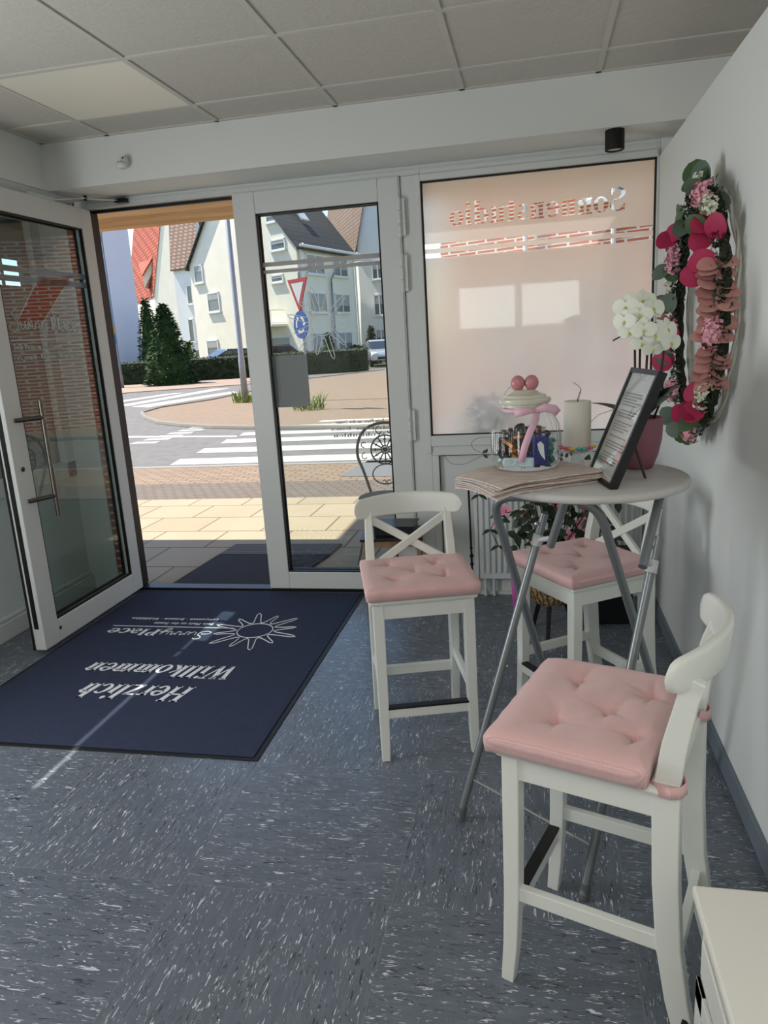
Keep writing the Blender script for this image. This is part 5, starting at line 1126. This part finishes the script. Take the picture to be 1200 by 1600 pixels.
# posts and signs
M_post = mat('galvanised_post', (188, 192, 196), .45, .4)
def lamp(base, h, r, lab, arm=None):
    t = thing('street_lamp', lab, 'street lamp', base); b = MB(); b.tube([Vector((0, 0, 0)), Vector((0, 0, 1.2)), Vector((0, 0, 1.25)), Vector((0, 0, h))], [r*1.25, r*1.2, r, r*.75], 12); b.build('pole', M_post, t, smooth=True)
    if arm:
        b = MB(); ax, ay = arm; L = math.hypot(ax, ay); pts = [Vector((ax*(1-math.cos(q)), ay*(1-math.cos(q)), h+L*.7*math.sin(q))) for q in [PI/2*k/8 for k in range(9)]]; b.tube(pts, r*.7, 10); b.build('arm', M_post, t, smooth=True)
        b = MB(); e = pts[-1]; b.ball(e+Vector((ax, ay, 0)).normalized()*.35, (.4, .4, .09), 14, 8); b.build('lamp_head', mat('lamp_head', (196, 198, 196), .5), t, smooth=True)
    return t
lamp(at(384, 629, z=0), 9, .075, 'light grey lamp post beside the paved island, left of the closed leaf')
pb = at(527, 568, z=0); lamp(pb, 5.6, .09, 'slim street lamp with curved arm in front of the white houses', (1.6, .3))
pb = at(190, 606, z=0); t = lamp(pb, 6.7, .10, 'street lamp with curved arm at the left, by the hedge', (1.7, .5))
b = MB(); b.box(-.13, .13, -.13, -.10, 2.5, 2.9); b.build('yellow_sticker', mat('yellow_sticker', (232, 176, 40), .6), t); b = MB(); b.box(-.13, .13, -.13, -.10, 2.05, 2.45); b.build('blue_sticker', mat('blue_sticker', (60, 130, 200), .6), t)
sg = at(484, 640, z=0); ts = thing('traffic_sign', 'give-way triangle above a blue roundabout disc on a thin pole', 'traffic sign', sg, -.72)
b = MB(); b.tube([Vector((0, 0, 0)), Vector((0, 0, 3.1))], .03, 10); b.build('pole', M_post, ts)
MS = Matrix(((1, 0, 0, 0), (0, 0, 1, -.04), (0, 1, 0, 0), (0, 0, 0, 1)))
def tri(s, zc_): h = s*math.sqrt(3)/2; return [(-s/2, zc_+h/3), (0, zc_-2*h/3), (s/2, zc_+h/3)]
b = MB(); b.prism(tri(.86, 2.72), .02, MS, -.02); b.build('give_way_border', mat('sign_red', (188, 30, 46), .5), ts)
b = MB(); b.prism(tri(.54, 2.72), .006, MS, -.026); b.build('give_way_field', mat('sign_white', (232, 232, 230), .5), ts)
b = MB(); b.prism([(.31*math.cos(a), 1.95+.31*math.sin(a)) for a in [2*PI*k/36 for k in range(36)]], .02, MS, -.02); b.build('blue_disc', mat('sign_blue', (24, 84, 170), .5), ts)
b = MB()
for q in range(3):
    a0 = math.radians(90+120*q); b.prism([(r_*math.cos(a0-a), 1.95+r_*math.sin(a0-a)) for r_, a in [(.20, .15+k*.25) for k in range(6)]+[(.14, .15+k*.25) for k in range(5, -1, -1)]], .006, MS, -.026)
    ae = a0-1.75; b.prism([(.25*math.cos(ae+.35), 1.95+.25*math.sin(ae+.35)), (.17*math.cos(ae-.05), 1.95+.17*math.sin(ae-.05)), (.09*math.cos(ae+.35), 1.95+.09*math.sin(ae+.35))], .006, MS, -.026)
b.build('white_arrows', MATS['sign_white'], ts)

# hedge, trees
h0, h1 = at(190, 602, z=0), at(392, 590, z=0); hd = (h1-h0); hl = hd.length; ha = math.atan2(hd.y, hd.x)
t = thing('hedge', 'long clipped dark green hedge across the road', 'hedge', h0, ha); r = random.Random(9); b = MB(); b.box(-.4, hl+6, .1, 1.2, 0, 1.05)
for k in range(2600):
    x = r.uniform(-.4, hl+6); f_ = r.random(); p = (x, .08, r.uniform(.0, 1.1)) if f_ < .5 else (x, r.uniform(.05, 1.2), 1.05)
    b.leaf(p, (r.uniform(-1, 1), -r.random() if f_ < .5 else r.uniform(-.5, .5), r.uniform(-.2, 1)), (0, -.4, 1), r.uniform(.1, .2), .09, .3, .2, seg=2)
b.build('foliage', M_g2, t)
def tree(px, py_base, py_top, wpx, d, name, label, cone=1., m=M_g1, n=1500, leaf=.22):
    g = at(px, 560, d=d); g.z = 0; top = at(px-4, py_top, d=d).z; k = d/math.cos(0)/FPX; return shrub(name, label, 'tree', g, wpx*k/2, wpx*k/2, top/2, m, n, leaf, px, True, cone)
tree(264, 575, 476, 74, 37, 'conifer', 'broad dark green conifer with rounded tip, nearest the hedge', 1., M_g1, 2200)
tree(238, 575, 468, 44, 43, 'conifer', 'narrow conifer close behind the broad one', 1., M_g1, 1300)
tree(297, 575, 535, 14, 44, 'bush', 'small light green bush between conifer and house', 0, M_g3, 300, .25)
tree(515, 568, 520, 24, 44, 'conifer', 'small cone-shaped conifer below the shaded house wall', 1., M_g1, 700, .2)
tree(582, 560, 510, 24, 47.5, 'conifer', 'dark pointed conifer beside the silver car', 1., M_g2, 700, .2)
tree(488, 566, 553, 24, 42, 'bush', 'rounded bright bush beside the street lamp', 0, M_g1, 300, .25)
tree(538, 566, 552, 30, 48, 'bush', 'rounded dark bush right of the lamp post', 0, M_g2, 300, .25)
tree(560, 564, 540, 30, 52, 'bush', 'tall dark shrub in front of the shaded house wall', 0, M_g2, 400, .25)
tree(462, 566, 553, 24, 43, 'bush', 'low bush behind the paper notice', 0, M_g2, 300, .25)

# houses
def poly_prism(mb, base, z0, z1):
    a = [mb.b.verts.new((p[0], p[1], z0)) for p in base]; c = [mb.b.verts.new((p[0], p[1], z1)) for p in base]; n = len(base)
    mb.b.faces.new(a[::-1]); mb.b.faces.new(c)
    for i in range(n): mb.b.faces.new((a[i], a[(i+1) % n], c[(i+1) % n], c[i]))
def house(name, label, C, L, R, eave, ridge, wallm, roofm, gable='L', over=.3, plinth=None):
    """C near corner, L left corner, R right corner (ground points); gable on the C-L or C-R side"""
    C, L, R = Vector((C[0], C[1], 0)), Vector((L[0], L[1], 0)), Vector((R[0], R[1], 0)); D = L+R-C; t = thing(name, label, 'building', C)
    Z = lambda p, z: Vector((p.x-C.x, p.y-C.y, z))
    b = MB(); ft = b.face
    ring = (C, R, D, L); [ft([Z(p, 0), Z(q, 0), Z(q, eave), Z(p, eave)]) for p, q in zip(ring, ring[1:]+ring[:1])]
    A, B = (C, L) if gable == 'L' else (C, R); E, F = (R, D) if gable == 'L' else (L, D)          # gables A-B and E-F
    m1, m2 = (A+B)/2, (E+F)/2; ft([Z(A, eave), Z(B, eave), Z(m1, ridge)]); ft([Z(E, eave), Z(F, eave), Z(m2, ridge)])
    b.build('wall', wallm, t)
    b = MB(); ax = (m2-m1).normalized()*over; m1o, m2o = m1-ax, m2+ax
    for P, Q in ((A, E), (B, F)):
        so_ = (P-m1).normalized(); dz = (ridge-eave)/(P-m1).length*over; Po, Qo = P+so_*over-ax, Q+so_*over+ax
        top = [Z(Po, eave-dz+.12), Z(Qo, eave-dz+.12), Z(m2o, ridge+.12), Z(m1o, ridge+.12)]; bot = [p-Vector((0, 0, .14)) for p in top]
        va, vb = [b.b.verts.new(p) for p in top], [b.b.verts.new(p) for p in bot]; b.b.faces.new(va); b.b.faces.new(vb[::-1])
        for i in range(4): b.b.faces.new((va[i], vb[i], vb[(i+1) % 4], va[(i+1) % 4]))
    b.build('roof', roofm, t)
    return t, Z
OUT[0] = .9
M_wg = mat('window_glass_dark', (96, 104, 108), .15, spec=.8); M_wf = mat('window_frame_white', (232, 232, 230), .5); M_shut = mat('roller_shutter', (168, 166, 162), .6)
def fwin(t, org_, A, B, u0, u1, z0, z1, shutter=0., mull=True):
    """window on the wall from A to B, u in 0..1"""
    A, B = Vector((A[0], A[1], 0)), Vector((B[0], B[1], 0)); d = B-A; n = Vector((d.y, -d.x, 0)).normalized()
    if n.dot(Vector((CAM.x, CAM.y, 0))-A) < 0: n = -n
    o = Vector((org_[0], org_[1], 0)); p0, p1 = A+d*u0-o, A+d*u1-o; e = d.normalized(); w = (p1-p0).length
    Mx = Matrix(((e.x, n.x, 0, p0.x), (e.y, n.y, 0, p0.y), (0, 0, 1, 0), (0, 0, 0, 1))); b = MB(); f = .09
    b.box(0, w, 0, .08, z0, z0+f, Mx); b.box(0, w, 0, .08, z1-f, z1, Mx); b.box(0, f, 0, .08, z0, z1, Mx); b.box(w-f, w, 0, .08, z0, z1, Mx)
    if mull: b.box(w/2-.05, w/2+.05, 0, .08, z0, z1, Mx)
    b.box(-.1, w+.1, 0, .16, z0-.08, z0, Mx); wo = b.build('window', M_wf, t)
    b = MB(); b.box(f, w-f, .01, .04, z0+f, z1-f, Mx); b.build('pane', M_wg, wo)
    if shutter: b = MB(); b.box(f, w-f, .04, .065, z1-f-(z1-z0)*shutter, z1-f, Mx); b.build('shutter', M_shut, wo)
M_cream = mat('cream_render', (242, 236, 218), .9, noise=(1.2, (232, 224, 204), .5)); M_whiter = mat('white_render', (232, 232, 230), .9, noise=(1, (220, 220, 218), .5)); M_dkroof = brick_mat('anthracite_tiles', (66, 66, 70), (56, 56, 60), (36, 36, 38), 1, .4, .35, .05)
M_brroof = brick_mat('brown_tiles', (150, 122, 104), (134, 106, 90), (86, 68, 58), 1, .35, .32, .06); M_rdroof = brick_mat('red_tiles', (196, 96, 62), (180, 82, 52), (128, 52, 34), 1, .35, .32, .06)
WC, WL_, WR_ = (-14.94, 43.5), (-25.6, 50.2), (-13.05, 51.3)
hw_, _ = house('white_house', 'large white gabled house with anthracite roof in the middle', WC, WL_, WR_, 7.75, 14.3, M_cream, M_dkroof, 'L')
for row, (z0, z1) in enumerate(((.9, 2.2), (3.5, 4.85), (6.0, 7.3))):
    for u0, u1 in ((.13, .43), (.58, .86)): fwin(hw_, WC, WC, WR_, u0, u1, z0, z1, .55)
for u0, u1, z0, z1 in ((.08, .2, 7.6, 8.3), (.72, .84, 4.2, 5.6), (.78, .9, .6, 2.2), (.86, .95, 6.4, 7.7), (.10, .30, .6, 2.1), (.30, .42, .8, 2.3), (.12, .22, 5.6, 6.1), (.14, .22, 9.4, 10.0)): fwin(hw_, WC, WC, WL_, u0, u1, z0, z1, .3, False)
# balcony and downpipes
A, B = Vector((*WC, 0)), Vector((*WL_, 0)); d = (B-A); e = d.normalized(); n = Vector((d.y, -d.x, 0)).normalized(); n = n if n.dot(CAM-A) > 0 else -n; Mx = Matrix(((e.x, n.x, 0, 0), (e.y, n.y, 0, 0), (0, 0, 1, 0), (0, 0, 0, 1)))
b = MB(); b.box(1.6, 4.4, .0, 1.3, 2.75, 2.9, Mx)
bal = b.build('balcony', M_cream, hw_); b = MB()
for k in range(24): b.tube([Mx @ Vector((1.62+.12*k, 1.25, 2.9)), Mx @ Vector((1.62+.12*k, 1.25, 3.8))], .015, 5)
for z in (2.98, 3.8): b.tube([Mx @ Vector((1.6, .05, z)), Mx @ Vector((1.6, 1.25, z)), Mx @ Vector((4.4, 1.25, z)), Mx @ Vector((4.4, .05, z))], .025, 6)
b.build('railing', mat('pale_railing', (206, 206, 200), .5), bal)
A, B = Vector((*WC, 0)), Vector((*WR_, 0)); e = (B-A).normalized(); b = MB(); L = (B-A).length; nn_ = Vector((-e.y, e.x, 0)); nn_ = nn_ if nn_.dot(CAM-A) > 0 else -nn_
for u in (.25, L-.1): b.tube([e*u+nn_*.15+Vector((0, 0, 0)), e*u+nn_*.15+Vector((0, 0, 7.6)), e*u+nn_*.4+Vector((0, 0, 7.8))], .07, 8)
b.tube([e*(-.2)+nn_*.42+Vector((0, 0, 7.66)), e*(L+.2)+nn_*.42+Vector((0, 0, 7.66))], .09, 8); b.build('gutter', M_wf, hw_)
b = MB(); b.box(-.5, .5, -.06, .06, -.7, .7, Matrix.Translation(e*4.0-nn_*1.9+Vector((0, 0, 10.4))) @ Matrix(((e.x, nn_.x*.75, -nn_.x*.6, 0), (e.y, nn_.y*.75, -nn_.y*.6, 0), (0, .6, .8, 0), (0, 0, 0, 1)))); b.build('roof_window', M_wf, hw_)
# neighbour to the right: gable towards the street, brown roof
def gpt(px, d): p = at(px, 560, d=d); return (p.x, p.y)
EC, ER, EL = gpt(569, 60), gpt(640, 58), gpt(512, 77)
he, _ = house('blue_grey_house', 'pale blue-grey gabled house with brown tiled roof behind the door edge', EC, EL, ER, 9.0, 16.2, M_whiter, M_brroof, 'R')
for z0, z1 in ((.9, 2.3), (3.3, 4.9), (6.0, 7.4)):
    for u0, u1 in ((.30, .55), (.66, .9)): fwin(he, EC, EC, ER, u0, u1, z0, z1, .4)
# left wing with brown roof, between
BC, BR, BL = gpt(322, 67), gpt(338, 80), gpt(287, 69)
hb_, _ = house('rear_house', 'white house part with brown tiled roof left of the big gable', BC, BL, BR, 8.7, 17.5, M_whiter, M_brroof, 'R')
for u0, z0, z1 in ((.25, 5.4, 7.0), (.35, 2.2, 4.2), (.2, .5, 1.6)): fwin(hb_, BC, BC, BL, u0, u0+.25, z0, z1, 0, False)
# red-roofed house: gable to the right
RC, RR, RL = gpt(253, 80), gpt(326, 75), gpt(212, 94)
hr, _ = house('red_roof_house', 'cream house with bright red tiled roof behind the conifers', RC, RL, RR, 7.4, 17.2, M_cream, M_rdroof, 'R', .15)
for u0, z0, z1 in ((.62, 6.0, 7.2), (.72, 3.6, 4.9), (.78, 1.5, 2.7)): fwin(hr, RC, RC, RR, u0, u0+.12, z0, z1, 0, False)
o = Vector((RC[0], RC[1], 0)); c1 = at(240, 366, d=86)-o; b = MB(); b.box(c1.x-.5, c1.x+.5, c1.y-.4, c1.y+.4, c1.z-2.5, c1.z+1.6); b.build('chimney', mat('pink_brick_chimney', (214, 180, 156), .9), hr)
c2 = at(238, 415, d=52.5)-o                                           # dormer
b = MB(); P = [at(222, 430, d=81)-o, at(246, 388, d=81)-o, at(238, 380, d=88)-o, at(216, 412, d=88)-o]
vs = [b.b.verts.new(p) for p in P]; vs2 = [b.b.verts.new(p-Vector((0, 0, .2))) for p in P]; b.b.faces.new(vs); b.b.faces.new(vs2[::-1]); [b.b.faces.new((vs[i], vs2[i], vs2[(i+1) % 4], vs[(i+1) % 4])) for i in range(4)]
b.build('dormer_roof', M_rdroof, hr)
b = MB(); Q = [at(224, 430, d=81.2)-o, at(245, 391, d=81.2)-o, at(236, 430, d=81.2)-o, at(226, 450, d=81.2)-o]; P2 = [q+Vector((-.2, 1.6, 0)) for q in Q]
va, vb = [b.b.verts.new(p) for p in Q], [b.b.verts.new(p) for p in P2]; b.b.faces.new(va); b.b.faces.new(vb[::-1]); [b.b.faces.new((va[i], vb[i], vb[(i+1) % 4], va[(i+1) % 4])) for i in range(4)]
b.build('dormer_wall', M_cream, hr)
# tall pale-blue block on the left with dark balconies
LC, LR_, LL = gpt(172, 44), gpt(226, 45), gpt(160, 54)
M_blue = mat('pale_blue_render', (222, 222, 230), .9, noise=(.6, (214, 214, 224), .5)); o = Vector((LC[0], LC[1], 0))
t = thing('apartment_block', 'tall pale blue-grey apartment block at the far left', 'building', o); b = MB()
C_, R_, L_ = Vector((*LC, 0)), Vector((*LR_, 0)), Vector((*LL, 0)); poly_prism(b, [(p.x-o.x, p.y-o.y) for p in (C_, R_, R_+L_-C_, L_)], 0, 10.4); b.build('wall', M_blue, t)
e = (L_-C_).normalized(); n = Vector((-e.y, e.x, 0)); n = n if n.x < 0 else -n
Mx = Matrix(((e.x, n.x, 0, 0), (e.y, n.y, 0, 0), (0, 0, 1, 0), (0, 0, 0, 1)))
for k in range(3):
    b = MB(); b.box(.5, 9, -.1, 1.1, 1.2+2.8*k, 1.35+2.8*k, Mx); bo = b.build('balcony', M_whiter, t); b = MB(); b.box(.5, 9, 1.05, 1.12, 1.35+2.8*k, 2.35+2.8*k, Mx); b.box(.45, .55, .0, 1.1, 1.35+2.8*k, 2.35+2.8*k, Mx); b.build('balustrade', mat('dark_brown_cladding', (74, 66, 72), .7), bo)
    fwin(t, LC, LC, LL, .1, .3, 2.5+2.8*k, 3.8+2.8*k, 0, True)
# brick building seen through the clear letters
M_bb = brick_mat('orange_red_brick', (222, 116, 78), (200, 98, 64), (255, 244, 226), 1, .22, .075, .014)
P0, P1 = at(688, 390, y=13.5), Vector((6.5, 9.3, 0)); b = MB(); d = (P1-P0); d.z = 0; nn_ = Vector((-d.y, d.x, 0)).normalized()
t = thing('brick_building', 'orange-red brick building seen through the clear window letters', 'building', (P0.x, P0.y, 0)); poly_prism(b, [(0, 0), (d.x, d.y), (d.x+nn_.x*8, d.y+nn_.y*8), (nn_.x*8, nn_.y*8)], 0, 7.5); b.build('wall', M_bb, t)
for u0, u1, z0, z1 in ((.10, .22, .9, 2.6), (.30, .42, .9, 2.6), (.36, .50, 3.95, 5.6), (.74, .86, 4.6, 5.6)): fwin(t, (P0.x, P0.y), (P0.x, P0.y), (P1.x, P1.y), u0, u1, z0, z1, 0)
b = MB(); e = d.normalized(); 
for u in (2.2, 4.1): b.tube([e*u-nn_*.1, e*u-nn_*.1+Vector((0, 0, 7.5))], .05, 8)
b.build('downpipe', M_wf, t)

# cars
def car(label, px, py, d, rz, col, grp=None):
    c = at(px, py, d=d); t = thing('parked_car', label, 'car', (c.x, c.y, 0), rz); m = mat('paint_'+str(col[0])+str(col[1]), col, .25, .4, coat=.8)
    prof = [(-2.1, .35), (-2.15, .75), (-1.9, .95), (-1.2, 1.0), (1.1, .98), (1.9, .86), (2.1, .65), (2.1, .35)]
    MY = Matrix(((1, 0, 0, 0), (0, 0, -1, .85), (0, 1, 0, 0), (0, 0, 0, 1))); b = MB(); b.prism(prof, 1.7, MY); b.build('body', m, t, bevel=.08)
    cab = [(-1.75, .95), (-1.2, 1.42), (.1, 1.45), (1.05, .98)]; b = MB(); b.prism(cab, 1.5, Matrix.Translation((0, -.1, 0)) @ MY); b.build('glasshouse', mat('car_glass', (30, 36, 40), .08, spec=1.), t, bevel=.06)
    b = MB(); b.prism([(-1.25, 1.40), (-1.1, 1.47), (.05, 1.50), (.2, 1.40)], 1.42, Matrix.Translation((0, -.14, 0)) @ MY)
    for x in (-1.2, -.25): b.box(x-.04, x+.04, -.78, .78, .95, 1.42)
    b.build('roof', m, t, bevel=.03)
    for x in (-1.35, 1.3):
        for s in (-1, 1): b = MB(); b.lathe([(0, -.11), (.2, -.11), (.31, -.09), (.31, .09), (.2, .11), (0, .11)], 20, (x, s*.78, .31), M=Matrix.Rotation(PI/2, 3, 'X')); b.build('wheel', M_black, t)
    for s in (-1, 1): b = MB(); b.ball((2.02, s*.62, .72), (.12, .18, .10), 10, 6); b.build('headlight', mat('headlight', (230, 234, 236), .1, spec=1.), t)
    b = MB(); b.box(2.06, 2.13, -.5, .5, .42, .56); b.build('grille', M_black, t); return t
car('dark teal car parked behind the hedge', 350, 560, 43, -2.3, (52, 84, 88))
car('dark car parked behind the hedge beside the door edge', 424, 555, 47.5, -2.6, (40, 52, 50))
car('silver car at the right edge of the closed door glass', 597, 558, 44, -1.25, (188, 192, 196))
